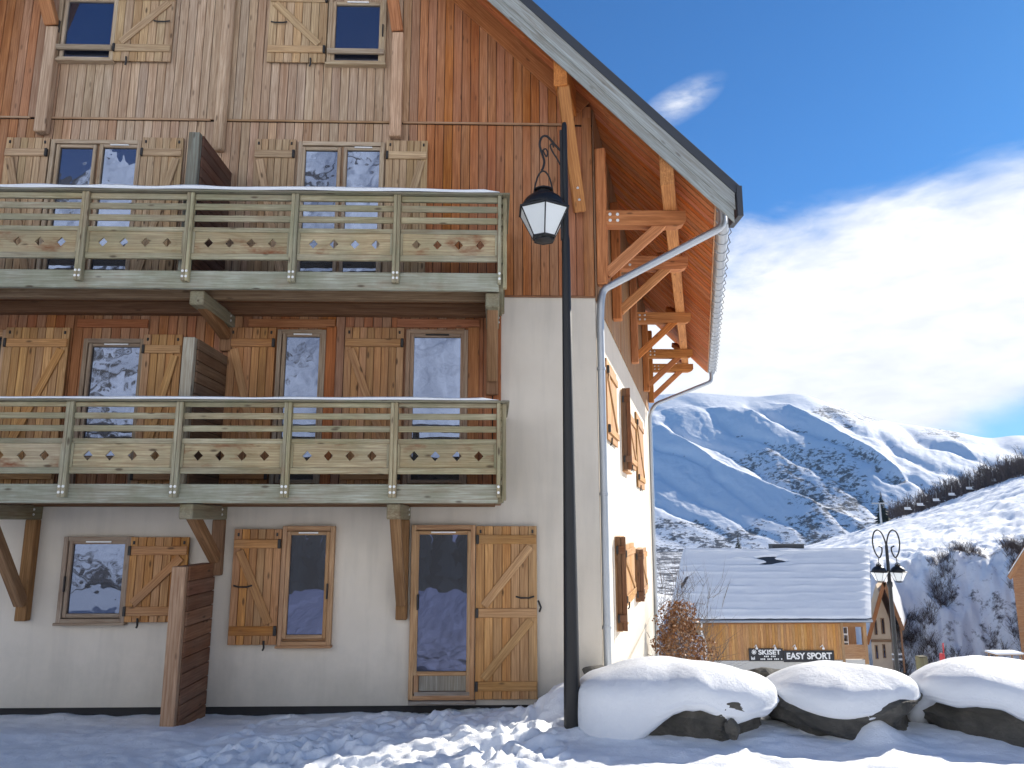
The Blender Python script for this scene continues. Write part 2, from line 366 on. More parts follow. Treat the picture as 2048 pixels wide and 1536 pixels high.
def ground_height(X, Y):
    # terrace in front of the chalet, a little higher away from the wall, falling off behind the boulders to the village below
    base = 0.045+0.05*(fbm(X*0.9, Y*0+2.0, 77, 3)-0.5)+0.15*np.clip((9.35-Y)/1.3, 0, 1)
    base = base+0.02*(fbm(X*0.7, Y*0.7, 3)-0.5)*4
    lum = (fbm(X*2.2, Y*2.8, 11, 4)-0.5)*0.13
    tr = np.clip((X+2.0+(9.0-Y)*0.9)/1.8, 0, 1)*np.clip((1.1-X)/0.9, 0.12, 1)    # trodden patch before the door
    rid = 1-np.abs(2*fbm(X*2.6+0.4*Y, Y*4.2, 21, 4)-1)
    fine = (fbm(X*7, Y*8, 31, 3)-0.5)
    Z = base+lum*(0.45+0.55*tr)+tr*(rid-0.72)*0.13+fine*(0.014+0.032*tr)
    # footprints
    rs = np.random.RandomState(5)
    for k in range(110):
        fx, fy = rs.uniform(-2.6, 0.6), rs.uniform(6.9, 9.2); an = rs.uniform(-0.6, 0.6)+0.9
        dx, dy = X-fx, Y-fy; u = dx*np.cos(an)+dy*np.sin(an); v = -dx*np.sin(an)+dy*np.cos(an)
        q = (u/0.15)**2+(v/0.065)**2
        Z = Z-0.055*np.exp(-q*q)+0.02*np.exp(-((np.sqrt(q)-1.35)/0.35)**2)
    # drifts round the boulders
    for b in BOULD:
        dx, dy = (X-b['c'][0])/(b['a']*1.15), (Y-b['c'][1])/(b['b']*1.25)
        Z = Z+0.05*np.exp(-(dx*dx+dy*dy)**1.5)
    Z = Z+0.40*np.exp(-(np.abs((X-1.02)/0.55)**2.6+np.abs((Y-8.92)/0.42)**2.6))+0.16*np.exp(-(((X-3.66)/0.20)**2+((Y-7.58)/0.2)**2))
    drop = np.clip((Y-9.6-np.clip(3.2-X, 0, 9)*0.35)/42, 0, 1)*np.where(X > 1.2, 1, 0)
    fall = -11.5*(drop**0.9)*np.clip((X-1.0)/2.0, 0, 1)
    far = np.clip((np.hypot(X, Y)-40)/60, 0, 1)
    Z = np.where(Y > 9.6, Z*(1-np.clip((Y-9.6)/6, 0, 1))+fall, Z)
    back = np.clip((-Y-5)/60, 0, 1)
    Z = Z*(1-back)-back*6.0
    return Z
def spread(a, b, step, lo, hi, g=1.12):
    c = list(np.arange(a, b+1e-6, step)); s = step; L = []
    x = a
    while x > lo: s *= g; x -= s; L.append(x)
    s = step; R = []; x = b
    while x < hi: s *= g; x += s; R.append(x)
    return np.array(L[::-1]+c+R)
gx = spread(-4.8, 6.6, 0.026, -3000, 3000); gy = spread(6.4, 9.9, 0.026, -3000, 3000)
GX, GY = np.meshgrid(gx, gy)
GZ = ground_height(GX, GY)
rr = np.hypot(GX, GY)
GZ = np.where((GY > 55), np.minimum(GZ, -11.5)-np.clip((GY-55)/60, 0, 1)*4-np.clip((rr-150)/500, 0, 1)*25, GZ)
GZ = np.where((GX < -30) | (GX > 60), GZ-np.clip((rr-60)/300, 0, 1)*20, GZ)
g = grid_mesh('ground', GX, GY, GZ, M_SNOW); g['kind'] = 'structure'
def gz(x, y): return float(ground_height(np.array([[x]]), np.array([[y]]))[0, 0])

# ---- far mountain
SKY_T = np.array([(900, 830), (1200, 800), (1300, 797), (1400, 790), (1460, 795), (1530, 800), (1580, 793), (1625, 792), (1680, 813), (1760, 841), (1850, 857), (1930, 868), (2000, 884), (2048, 874), (2150, 882), (2400, 860), (2900, 900)], float)
azs = np.radians(np.linspace(4, 48, 620)); rows = np.concatenate([np.linspace(420, 1330, 30), np.linspace(1340, 2440, 430), np.linspace(2480, 3400, 16)])
AZ, RR = np.meshgrid(azs, rows)
pxu = 1024+1525*np.tan(AZ-YAW)
_xs = np.arange(700, 3400, 4.0); _sm = np.interp(_xs, SKY_T[:, 0], SKY_T[:, 1]); _k = np.hanning(25); _k /= _k.sum()
_sm = np.convolve(np.pad(_sm, 12, 'edge'), _k, 'valid')
def tan_el_np(x, y):
    d = [_fw[i]*FPX+_rt[i]*(x-1024)+_up[i]*(768-y) for i in range(3)]
    return d[2]/np.hypot(d[0], d[1])
sh_ = np.clip((RR-1340)/960, 0, 1)
sk = np.interp(pxu, _xs, _sm); sk_d = np.interp(pxu-420*(1-sh_)**1.3, _xs, _sm)
te_s = tan_el_np(pxu, sk_d-6)
RS = 2300.0
zs = CAMH+te_s*RS; z0 = -48.0
s = np.clip((RR-1340)/(RS-1340), 0, 1)
zz = z0+(zs-z0)*(0.80*s+0.20*s*s*(3-2*s))-12*np.clip((1340-RR)/900, 0, 1)
over = np.clip((RR-RS)/900, 0, 1); zz = zz-over*320
V = 1045-1525*np.clip((zz-CAMH)/RR, -0.2, 1)               # where the point sits in height, as an angle measure
q = (V-795)-0.60*(pxu-1300)
wrp = fbm(pxu/170, V/110, 41, 3)
ph = q/64+1.6*wrp
rib = 0.5-0.5*np.cos(2*np.pi*ph+0.9*np.sin(2*np.pi*ph))
ph2 = q/19+3.0*fbm(pxu/50, V/34, 51, 4); rib2 = 1-np.abs(2*(ph2-np.floor(ph2))-1)
env = np.clip(s*3.2, 0, 1)*np.clip((1.0-s)*3.0, 0, 1)
rough = fbm(pxu/22, V/16, 61, 5)-0.5
zz = zz+env*((rib-0.5)*12*(0.4+1.1*fbm(pxu/160, V/90, 71, 3))+(rib2-0.5)*1.0+rough*5)
# the main spur running down to the right from the summit, and a second one below it
def spur(z, pts, amp, wid):
    pts = np.array(pts, float); yy = np.interp(pxu, pts[:, 0], pts[:, 1])
    on = np.clip((pxu-pts[0, 0]+90)/180, 0, 1)*np.clip((pts[-1, 0]+90-pxu)/180, 0, 1); on = on*on*(3-2*on)
    d = V-yy
    return z+np.clip((V-sk-14)/40, 0, 1)*on*amp*np.where(d < 0, np.exp(d/(wid*0.55)), np.exp(-d/(wid*1.9)))
zz = spur(zz, [(1530, 806), (1620, 862), (1690, 905), (1790, 962), (1830, 990)], 34, 34)
zz = spur(zz, [(1270, 838), (1400, 828), (1500, 842), (1560, 880)], 26, 26)
zz = spur(zz, [(1330, 872), (1450, 955), (1580, 1010), (1720, 1060)], 20, 26)
zz = spur(zz, [(1840, 868), (1900, 900), (1980, 950)], 20, 22)
vegb = fbm(pxu/70, V/40, 81, 4)
def blob(x, y, sx, sy): return np.exp(-((pxu-x)/sx)**2-((V-y)/sy)**2)
veg = 0.12+0.35*vegb+0.55*np.clip((V-990)/120, 0, 1)+0.72*blob(1650, 985, 140, 60)+0.5*blob(1360, 1075, 80, 60)+0.62*blob(1720, 850, 120, 26)+0.45*blob(1560, 940, 90, 30)+0.5*blob(1900, 895, 60, 18)
veg = veg-0.6*blob(1450, 1010, 150, 45)*np.clip((1075-V)/30, 0, 1)-0.3*blob(1400, 830, 160, 30)+0.3*(0.5-rib)*env
mt = grid_mesh('far_mountain', RR*np.sin(AZ), RR*np.cos(AZ), zz, M_MOUNT, {'scrub': np.clip(np.where((RR < 1420) & (pxu < 1480), 0.55+0.5*vegb, np.clip(veg+0.06, 0, 0.74)), 0, 1)}); mt['kind'] = 'structure'

# ---- nearer hill on the right: a steep shaded bank, then a pisted slope up to a wooded crest
CR_T = np.array([(1000, 1290), (1400, 1160), (1610, 1090), (1760, 1045), (1900, 1002), (2048, 953), (2300, 870)], float)
BK_T = np.array([(1000, 1330), (1500, 1180), (1740, 1122), (1860, 1112), (1950, 1106), (2048, 1092), (2300, 1075)], float)
haz = np.radians(np.linspace(14, 50, 420)); hr = np.concatenate([np.linspace(70, 112, 130), np.linspace(113, 330, 150), np.linspace(335, 420, 12)])
HA, HR = np.meshgrid(haz, hr); hp = 1024+1525*np.tan(HA-YAW)
zt = CAMH+np.vectorize(tan_el)(hp[0], np.interp(hp[0], BK_T[:, 0], BK_T[:, 1]))[None, :]*100.0
zc = CAMH+np.vectorize(tan_el)(hp[0], np.interp(hp[0], CR_T[:, 0], CR_T[:, 1]))[None, :]*270.0
wob = (fbm(hp/120, HR/16, 5, 3)-0.5)*7
k1 = np.clip((HR-81-wob)/18, 0, 1); k1s = k1*k1*(3-2*k1)
k2 = np.clip((HR-100-wob*0.6)/170, 0, 1)
hz = np.where(HR < 100+wob*0.6, -15.5+(zt+15.5)*k1s, zt+(zc-zt)*k2)
hz = hz-np.clip((HR-270)/150, 0, 1)**1.2*60
bankm = np.clip(k1*6, 0, 1)*np.clip((1.05-k1)*8+0.1, 0, 1)
hz = hz+bankm*((fbm(hp/34, HR/3.5, 9, 5)-0.5)*3.0)+np.clip(k2*8, 0, 1)*((fbm(hp/150+HR/70, HR/20, 15, 3)-0.5)*1.6+(fbm(hp/30+HR/12, HR/7, 17, 3)-0.5)*0.2)
trk = (HR-130)/16-hp/260; trk = np.abs(trk-np.round(trk))
hz = hz-np.exp(-(trk/0.06)**2)*0.45*np.clip(k2*6, 0, 1)*(HR < 262)
hv = np.where(HR < 101, 0.22+0.55*fbm(hp/40, HR/5, 19, 4), 0.05+0.2*fbm(hp/60, HR/9, 23, 4))
hv = hv+0.2*np.clip((hp-1780)/100, 0, 1)*(HR < 104)
hl = grid_mesh('piste_hill', HR*np.sin(HA), HR*np.cos(HA), hz, M_HILL, {'scrub': np.clip(hv, 0, 1)}); hl['kind'] = 'structure'

# ---- mountains behind the photographer, seen mirrored in the windows
ra = np.radians(np.linspace(95, 265, 420)); rv = np.concatenate([np.linspace(120, 1100, 220), np.linspace(1120, 1700, 14)])
A3, R3 = np.meshgrid(ra, rv)
skr = np.interp(np.degrees(A3), [95, 130, 160, 180, 192, 200, 208, 216, 235, 265], [14, 20, 27, 29, 29.5, 26.5, 24.5, 22, 24, 15])+5*(fbm(np.degrees(A3)/7, A3*0, 91, 5)-0.5)
zr_ = np.tan(np.radians(skr))*900
s3 = np.clip((R3-120)/780, 0, 1)
z3 = -8+(zr_+8)*(0.45*s3+0.55*s3**1.5)-np.clip((R3-900)/500, 0, 1)*420
x3, y3 = R3*np.sin(A3), R3*np.cos(A3)
rd = 1-np.abs(2*fbm(x3/130, y3/130, 95, 5)-1)
z3 = z3+np.clip(s3*4, 0, 1)*(rd-0.7)*110*np.clip(s3+0.2, 0, 1)+(fbm(x3/28, y3/28, 97, 5)-0.5)*26*np.clip(s3*4, 0, 1)
rm = grid_mesh('rear_mountain', x3, y3, z3, M_REAR, {'scrub': np.clip(0.30+0.8*(fbm(x3/90, y3/90, 99, 4)-0.45)+0.15*(rd < 0.55), 0, 1)}); rm['kind'] = 'structure'

# ================================================================== THE CHALET
AZE = RAD(15.4); EV = Vector((math.sin(AZE), math.cos(AZE), 0)); NV = Vector((math.cos(AZE), -math.sin(AZE), 0)); TA = math.tan(AZE)
CORN = Vector((1.33, YF, 0)); WALL_L = 10.3; XL = -8.6
class Plane:
    def __init__(s, O, R, N): s.O, s.R, s.N, s.U = Vector(O), Vector(R), Vector(N), Vector((0, 0, 1))
    def p(s, u, v, d=0): return s.O+s.R*u+s.U*v+s.N*d
FP = Plane((0, YF, 0), (1, 0, 0), (0, -1, 0)); SP = Plane(CORN, EV, NV)
def onS(x, y):
    d = Vector(ray(x, y)); c = Vector(_C); k = (CORN-c).dot(NV)/d.dot(NV); q = c+d*k
    return (q-CORN).dot(EV), q.z
def srect(x0, x1, y0, y1, z=None):
    ym = (y0+y1)/2; u0, u1 = onS(x0, ym)[0], onS(x1, ym)[0]; xm = (x0+x1)/2
    return u0, u1, onS(xm, y1)[1], onS(xm, y0)[1]
def roof_z(X, Y, off=0): return 9.47-0.987*((X-CORN.x-(Y-YF)*TA)+1.62)+off     # underside of the right-hand roof slope
U_RIDGE = -4.95; U_EAVE = 1.64; U_BARGE = 1.86
def P3(u, Y, z): return Vector((CORN.x+u+(Y-YF)*TA, Y, z))                     # skewed building coordinates
def rz(u): return 9.47-0.987*((u if u > U_RIDGE else 2*U_RIDGE-u)+1.62)

CH = thing('chalet', 'large timber and stucco chalet with two long carved wooden balconies and deep roof', 'chalet', (CORN.x, CORN.y, 0))
YREAR = YF+WALL_L*EV.y
# masonry body
def prism(mb, plan, z0, z1):
    k = len(plan); mb.add([(x, y, z0) for x, y in plan]+[(x, y, z1) for x, y in plan], [tuple(range(k))[::-1], tuple(range(k, 2*k))]+[(i, (i+1) % k, k+(i+1) % k, k+i) for i in range(k)])
Z1, Z2, Z3 = onY(500, 968, YB).z, F(1100, 593)[1], F(600, 246)[1]             # lower deck, top of stucco, attic joint
mb = MB(); far = CORN+EV*WALL_L
prism(mb, [(XL, YF), (CORN.x, CORN.y), (far.x, far.y), (XL+2.8, far.y)], 0.13, Z2)
mb.build('stucco_wall', M_STUCCO, CH, origin=(CORN.x, CORN.y, 0))
mb = MB(); prism(mb, [(XL+.03, YF+.04), (CORN.x-.03, CORN.y+.03), (far.x-.03, far.y-.03), (XL+2.8, far.y-.03)], -0.6, 0.128)
mb.build('plinth', M_DARKC, CH)
# timber gable core
mb = MB(); poly = [(CORN.x+2*U_RIDGE, Z2+.004), (CORN.x-.004, Z2+.004), (CORN.x-.004, rz(0)-.03), (CORN.x+U_RIDGE, rz(U_RIDGE)-.03), (CORN.x+2*U_RIDGE, rz(0)-.03)]
k = len(poly); fr = [(x, YF+.002, z) for x, z in poly]; bk = [(x+WALL_L*EV.x-.01, YREAR, z) for x, z in poly]
mb.add(fr+bk, [tuple(range(k)), tuple(range(k, 2*k))[::-1]]+[(i, k+i, k+(i+1) % k, (i+1) % k) for i in range(k)])
GABLE = mb.build('timber_wall', M_DARKC, CH)
TAN = (0.56, 0.42, 0.29); ORA = (0.44, 0.165, 0.052); DRB = (0.40, 0.15, 0.05)
def lerp3(a, b, k): k = max(0, min(1, k)); return tuple(x+(y-x)*k for x, y in zip(a, b))
def jit(c, a=0.05): k = 1+random.uniform(-a, a); return tuple(x*k for x in c)
PW = 0.118
# boards: attic band, third-floor band, second-floor band (left of the stucco corner), side wall
x = CORN.x-PW/2-0.002
while x > XL+0.1:
    w = PW-0.007
    ora = (x+1.35)/0.5 if x > -1.35 else (0.0+(-5.6-x)/1.0)
    top = (rz(x-CORN.x+PW/2) if x-CORN.x > U_RIDGE else rz(x-CORN.x-PW/2))-0.035
    if top > Z3+0.05:
        cA = lerp3(TAN, ORA, max(ora, random.uniform(-.25, .18)))
        board('siding_board', FP.p(x, Z3+0.012, .030), FP.p(x, min(top, 10.9), .030), w, 0.020+random.uniform(-.002, .003), FP.N, M_SIDING, GABLE, jit(cA, .08), 0.004)
    zb = Z2+0.006
    ztop = min(Z3-0.012, top)
    cB = lerp3(TAN, ORA, max(0.85*ora+.1, random.uniform(-.25, .28)))
    board('siding_board', FP.p(x, zb, .018), FP.p(x, ztop, .018), w, 0.020+random.uniform(-.002, .003), FP.N, M_SIDING, GABLE, jit(cB, .08), 0.004)
    x -= PW
t = PW/2
while t < WALL_L:
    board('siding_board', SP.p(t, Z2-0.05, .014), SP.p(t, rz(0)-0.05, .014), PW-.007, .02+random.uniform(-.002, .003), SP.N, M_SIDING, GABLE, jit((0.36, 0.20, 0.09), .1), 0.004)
    t += PW
# second-floor timber panel
X2R = F(1002, 780)[0]
ll = bxw('timber_wall', XL, X2R, YF-.012, YF-.002, Z1-0.2, Z2-.003, M_DARKC, CH)
x = X2R-0.11-PW/2
while x > XL+.1:
    board('siding_board', FP.p(x, Z1-.18, .024), FP.p(x, Z2-.01, .024), PW-.007, .02+random.uniform(-.002, .003), FP.N, M_SIDING, ll, jit(lerp3(DRB, TAN, random.uniform(-.1, .35)), .1), 0.004)
    x -= PW
bxw('corner_board', X2R-.10, X2R, YF-.05, YF-.012, Z1-.2, Z2+.0, M_BEAM, ll, DRB)
bxw('corner_board', CORN.x-.14, CORN.x-.012, YF-.046, YF-.030, Z2, rz(0)-.2, M_SIDING, GABLE, ORA)
# joint strip and frieze
for xa, xb in ((-2, 64), (94, 424), (458, 784), (815, 1140)):
    a, b = F(xa-8, 246)[0], F(xb, 246)[0]
    bxw('joint_strip', a, b, YF-.062, YF-.040, Z3-.014, Z3+.014, M_BEAM, GABLE, (0.45, 0.30, 0.18))
bxw('drip_board', CORN.x-1.25, CORN.x, YF-.034, YF-.005, Z2-.02, Z2+.004, M_BEAM, GABLE, (0.25, 0.12, 0.06))
for sgn in (1,):
    a = P3(-4.9, YF-.055, rz(-4.9)-.17); b = P3(-.10, YF-.055, rz(-.10)-.17)
    board('frieze_board', a, b, 0.24, 0.03, (0, -1, 0), M_BEAM, GABLE, (0.42, 0.17, 0.06))
# wall posts of the gable trusses
POST = (0.62, 0.43, 0.29)
def bolt_mesh():
    mb = MB(); mb.lathe((0, 0, 0), [(0.019, 0.0), (0.019, 0.004), (0.012, 0.005), (0.012, 0.013)], 10)
    me = bpy.data.meshes.new('bolt'); me.from_pydata(mb.v, [], mb.f); me.materials.append(M_BOLT); return me
BOLT = bolt_mesh()
def bolt(pos, nrm, parent, s=1.0):
    M = Vector(nrm).to_track_quat('Z', 'Y').to_matrix().to_4x4() @ Matrix.Scale(s, 4); M.translation = pos
    return link('bolt', BOLT, M, parent)
# ---- roof
Y0R = 8.60; Y1R = YREAR+0.55
mb = MB()
def roof_slab(mb, z_off, th, y0, y1, ue, ov=0.0):
    a = [(-2*0+U_RIDGE, 0), (ue, 0)]
    pr = [(U_RIDGE, rz(U_RIDGE)+z_off), (ue, rz(ue)+z_off), (ue, rz(ue)+z_off+th), (U_RIDGE, rz(U_RIDGE)+z_off+th), (2*U_RIDGE-ue, rz(ue)+z_off+th), (2*U_RIDGE-ue, rz(ue)+z_off)]
    f0 = [P3(u, y0, z) for u, z in pr]; f1 = [P3(u, y1, z) for u, z in pr]
    mb.add(f0+f1, [(0, 1, 2, 3), (0, 3, 4, 5), (6, 9, 8, 7), (6, 11, 10, 9), (0, 6, 7, 1), (1, 7, 8, 2), (2, 8, 9, 3), (3, 9, 10, 4), (4, 10, 11, 5), (5, 11, 6, 0)])
roof_slab(mb, 0.026, 0.20, Y0R+.03, Y1R, U_EAVE)
ROOF = mb.build('roof', M_DARKC, CH)
mb = MB(); roof_slab(mb, 0.23, 0.07, Y0R-.06, Y1R+.05, U_EAVE+.14); mb.build('roof_covering', M_ROOFD, ROOF)
SOF = (0.55, 0.165, 0.04)
SN = Vector((-0.987, 0, -1)).normalized()           # out of the soffit, downwards
SN = (P3(0, 1, 0)-P3(0, 0, 0)).cross(P3(1, 0, -0.987)-P3(0, 0, 0)).normalized(); SN = SN if SN.z < 0 else -SN
y = Y0R+.06
while y < Y1R-.05:                                   # soffit boards run down the slope
    a = P3(U_RIDGE+.1, y, rz(U_RIDGE+.1)+.012); b = P3(U_EAVE-.01, y, rz(U_EAVE-.01)+.012)
    board('soffit_board', a, b, 0.176*EV.y, 0.018+random.uniform(-.001, .002), SN, M_BEAM, ROOF, jit(SOF, .14), 0.004)
    board('eave_batten', P3(0.2, y+.094, rz(.2)-.003), P3(U_EAVE-.03, y+.094, rz(U_EAVE-.03)-.003), 0.014, 0.014, SN, M_BEAM, ROOF, (0.50, 0.20, 0.07), 0.002)
    y += 0.186
board('eave_fascia', P3(U_EAVE-.006, Y0R+.04, rz(U_EAVE)+.09), P3(U_EAVE-.006, Y1R-.02, rz(U_EAVE)+.09), 0.20, .025, NV, M_BEAM, ROOF, (0.5, 0.24, 0.10))
# barge boards: two lapped grey boards on the right, the same on the left slope
GREY = (0.36, 0.40, 0.40)
for k, (lo, wd, yy, ul) in enumerate(((-0.06, 0.20, Y0R-.012, U_BARGE-.02), (0.125, 0.21, Y0R-.034, U_BARGE))):
    for sg in (1, -1):
        ue_ = ul if sg > 0 else 2*U_RIDGE-ul; h_ = wd/math.cos(math.atan(.987))/2
        A_, B_ = P3(U_RIDGE, yy, rz(U_RIDGE)+lo), P3(ue_, yy, rz(ul)+lo)
        Xd = (B_-A_).normalized(); Zd = Vector((0, -1, 0)); Yd = Zd.cross(Xd); Mb = Matrix((Xd, Yd, Zd)).transposed().to_4x4(); Mb.translation = (A_+B_)/2; Mi = Mb.inverted()
        ws = [q+Vector((0, dy, dz_)) for dy in (.013, -.013) for q, dz_ in ((A_, -h_), (B_, -h_), (B_, h_), (A_, h_))]
        me = bpy.data.meshes.new('bargeboard'); me.from_pydata([tuple(Mi @ q) for q in ws], [], [(0, 1, 2, 3), (7, 6, 5, 4), (0, 4, 5, 1), (1, 5, 6, 2), (2, 6, 7, 3), (3, 7, 4, 0)]); me.materials.append(M_GREYW)
        bm_ = bmesh.new(); bm_.from_mesh(me); bmesh.ops.recalc_face_normals(bm_, faces=bm_.faces); bmesh.ops.bevel(bm_, geom=list(bm_.edges), offset=.004, segments=1, affect='EDGES'); bm_.to_mesh(me); bm_.free()
        link('bargeboard', me, Mb, ROOF, None, GREY)
mb = MB(); e0 = P3(U_BARGE+.06, Y0R-.08, 0)
mb.box(e0.x-.035, e0.x+.03, Y0R-.09, Y0R+.30, rz(U_BARGE)-.12, rz(U_BARGE)+.27)
mb.build('verge_cap', M_ROOFD, ROOF)
for k, (lo, wd) in enumerate(((0.27, 0.11),)):
    a = P3(U_RIDGE, Y0R-.056, rz(U_RIDGE)+lo); b = P3(U_BARGE+.05, Y0R-.056, rz(U_BARGE+.05)+lo)
    board('verge_flashing', a, b, wd, 0.02, (0, -1, 0), M_ROOFD, ROOF, None, 0.003)
# clump of snow left on the roof
pt = P3(0, 8.75, 0); pp = onY(1197, 118, 8.72)
mbs = MB()
for k in range(9):
    c = Vector((pp.x-.07+random.uniform(-.10, .10), 8.72+random.uniform(-.05, .5), 0)); c.z = rz(c.x-CORN.x-(c.y-YF)*TA)+.30+random.uniform(0, .03)
    mbs.lathe(c, [(0.02, -.06), (.075, -.04), (.085, 0), (.06, .05), (.015, .07)], 9)
mbs.build('snow_clump', M_SNOWS, ROOF, True)
# purlins
PUR = (0.58, 0.24, 0.08)
for u in (-0.28, -2.62, U_RIDGE, 2*U_RIDGE+2.62):
    h = 0.44; z = rz(u)-h/2-.02-(.10 if u == U_RIDGE else 0)
    board('purlin', P3(u, Y0R+.02, z), P3(u, YF+.2, z), 0.17, h, (0, 0, 1), M_BEAM, ROOF, PUR, 0.01)
    zb = z-h/2
    zl = zb-1.08
    if u == -0.28:
        a, b = P3(u+.02, Y0R+.10, zb+.03), P3(u+.12, YF-.12, F(1160, 432)[1])
        board('strut', a, b, 0.15, 0.13, (0, -1, 0), M_BEAM, ROOF, (0.50, 0.22, 0.08), .012)
        for zz_, yy_ in ((0.28, 0), (.12, 0)):
            q = a.lerp(b, 1-zz_*.6); bolt(q+Vector((0, -.075, 0.02)), (0, -1, .25), ROOF)
    else:
        if u == U_RIDGE: zl = F(440, -130)[1]
        else: zl = F(800, 75)[1]
        a, b = P3(u, Y0R+.10, zl+1.12), P3(u, YF-.13, zl+.0)
        board('strut', a, b, 0.16, 0.13, (0, -1, 0), M_BEAM, ROOF, (0.50, 0.22, 0.08), .012)
        for s_ in (-.035, .035): bolt(P3(u+s_, YF-.205, zl+.09), (0, -1, .4), ROOF)
        zf = F(800, 283 if u != U_RIDGE else 312)[1]
        q = P3(u, YF-.10, 0)
        if u == U_RIDGE:
            mb = MB(); L_ = zl-zf; mb.tube([(-L_/2, 0, 0), (0, .004, 0), (L_/2, 0, 0)], [.08, .078, .075], 14)
            me = bpy.data.meshes.new('log'); me.from_pydata(mb.v, [], mb.f); me.polygons.foreach_set('use_smooth', [True]*len(me.polygons)); me.materials.append(M_BEAM)
            Mx = Matrix(((0, 0, -1), (0, 1, 0), (1, 0, 0))).to_4x4(); Mx.translation = (q.x, q.y, (zl+zf)/2)
            link('wall_post', me, Mx, GABLE, None, (0.62, 0.46, 0.33))
        else:
            board('wall_post', (q.x, q.y, zl-.02), (q.x, q.y, zf), 0.155, 0.12, (0, -1, 0), M_BEAM, GABLE, POST, .012)
# ---- eave brackets on the side wall carrying the eave purlin
U_P = 1.03; ZA = onY(1300, 436, YF).z
BR = (0.58, 0.24, 0.075)
board('eave_purlin', P3(U_P, Y0R+.04, (ZA+.10+rz(U_P))/2), P3(U_P, Y1R+.05, (ZA+.10+rz(U_P))/2), 0.17, rz(U_P)-ZA-.12, (0, 0, 1), M_BEAM, ROOF, (0.50, 0.24, 0.10), .01)
for t in (0.10, 1.9, 5.2, 8.5, WALL_L-.05):
    o = SP.p(t, 0, 0)
    zt0 = rz(0)-.15
    post = board('eave_bracket', SP.p(t, ZA-.92, .10), SP.p(t, min(ZA+1.0, zt0), .10), 0.16, 0.14, SP.N, M_BEAM, CH, BR, .012)
    ax = Vector((1, 0, 0))
    st = SP.p(t, ZA, .06); en = st+ax*(U_P+.14)
    mb = MB()   # arm with a rounded nose
    hw = 0.085; nose = [(-hw, 0), (hw, 0)]
    prof = [(0, -.105), (U_P-.02, -.105), (U_P+.02, -.105), (U_P+.10, -.075), (U_P+.13, -.03), (U_P+.13, .105), (0, .105)]
    vs = [(px_, -hw, pz_) for px_, pz_ in prof]+[(px_, hw, pz_) for px_, pz_ in prof]; k = len(prof)
    mb.add(vs, [tuple(range(k)), tuple(range(k, 2*k))[::-1]]+[(i, k+i, k+(i+1) % k, (i+1) % k) for i in range(k)])
    me = bpy.data.meshes.new('arm'); me.from_pydata(mb.v, [], mb.f); me.materials.append(M_BEAM)
    link('arm', me, Matrix.Translation(st), post, None, BR)
    board('strut', SP.p(t, ZA-.78, .14), st+ax*(U_P-.18)+Vector((0, 0, -.06)), 0.135, 0.13, (0, -1, 0), M_BEAM, post, BR, .01)
    board('strut', P3(U_P, o.y-.0, ZA-.02)+ax*.0+Vector((-.06, .7, .42)), P3(U_P, o.y, ZA+.06), 0.12, 0.12, (1, 0, 0), M_BEAM, post, BR, .01)
    for dx in (.14, .24):
        for dz in (-.04, .045): bolt(st+Vector((dx, -hw-.001, dz)), (0, -1, 0), post, 1.15)
# ---- gutter with its trace of snow and heating wire, downpipes
GU = U_EAVE+.10; gzz = rz(U_EAVE)+.02
mb = MB(); seg = 9
ya, yb = Y0R+.02, Y1R-.05
for r in (0.085, 0.078):
    pass
prof = [(math.cos(a)*.095, math.sin(a)*.095) for a in np.linspace(math.pi, 2*math.pi, seg)]+[(math.cos(a)*.086, math.sin(a)*.086) for a in np.linspace(2*math.pi, math.pi, seg)]
k = len(prof)
v0 = [P3(GU, ya, gzz)+Vector((c, 0, s_)) for c, s_ in prof]; v1 = [P3(GU, yb, gzz)+Vector((c, 0, s_)) for c, s_ in prof]
mb.add(v0+v1, [(i, (i+1) % k, k+(i+1) % k, k+i) for i in range(k)]+[tuple(range(k))[::-1], tuple(range(k, 2*k))])
GUT = mb.build('gutter', M_ZINC, CH, True)
y = ya+.1
while y < yb:
    q = P3(GU, y, gzz); mb = MB(); mb.tube([q+Vector((math.cos(a)*.102, 0, math.sin(a)*.102)) for a in np.linspace(math.pi, 2*math.pi, 9)], 0.006, 5)
    mb.build('gutter_bracket', M_ZINC, GUT); y += .36
mb = MB(); pts = []
for k in range(60):
    yy = ya+(yb-ya)*k/59; pts.append(P3(GU, yy, gzz)+Vector((.115+(.025 if k % 2 else -.015), 0, .03-.02*(k % 2))))
mb.tube(pts, .006, 5); mb.build('heating_cable', M_IRON, GUT)
def pipe(name, pts, r, parent, mat=M_ZINC):
    P = [Vector(p) for p in pts]; out = [P[0]]
    for i in range(1, len(P)-1):
        d0 = (P[i-1]-P[i]); d1 = (P[i+1]-P[i]); k = min(.12, d0.length*.45, d1.length*.45)
        a, b = P[i]+d0.normalized()*k, P[i]+d1.normalized()*k
        for s_ in (0, .25, .5, .75, 1): out.append(a*(1-s_)**2+P[i]*2*s_*(1-s_)+b*s_*s_)
    out.append(P[-1]); mb = MB(); mb.tube(out, r, 12); return mb.build(name, mat, parent, True)
def side_pt(t, z, d): return SP.p(t, z, d)
y1 = Y0R+.42; q0 = P3(GU-.02, y1, gzz-.07)
zc = onY(1203, 590, YF).z
dp = pipe('downpipe', [q0, q0+Vector((0, 0, -.22)), side_pt(.10, zc+.10, .10), side_pt(.06, zc-.06, .07), side_pt(.06, zc-.35, .055), side_pt(.06, -0.2, .055)], .05, CH)
mb = MB()
for zz_ in (4.2, 2.6, 1.0): 
    c = side_pt(.06, zz_, .055); mb.lathe(c, [(.05, -.02), (.058, -.018), (.058, .018), (.05, .02)], 12)
mb.build('pipe_clip', M_ZINC, dp, True)
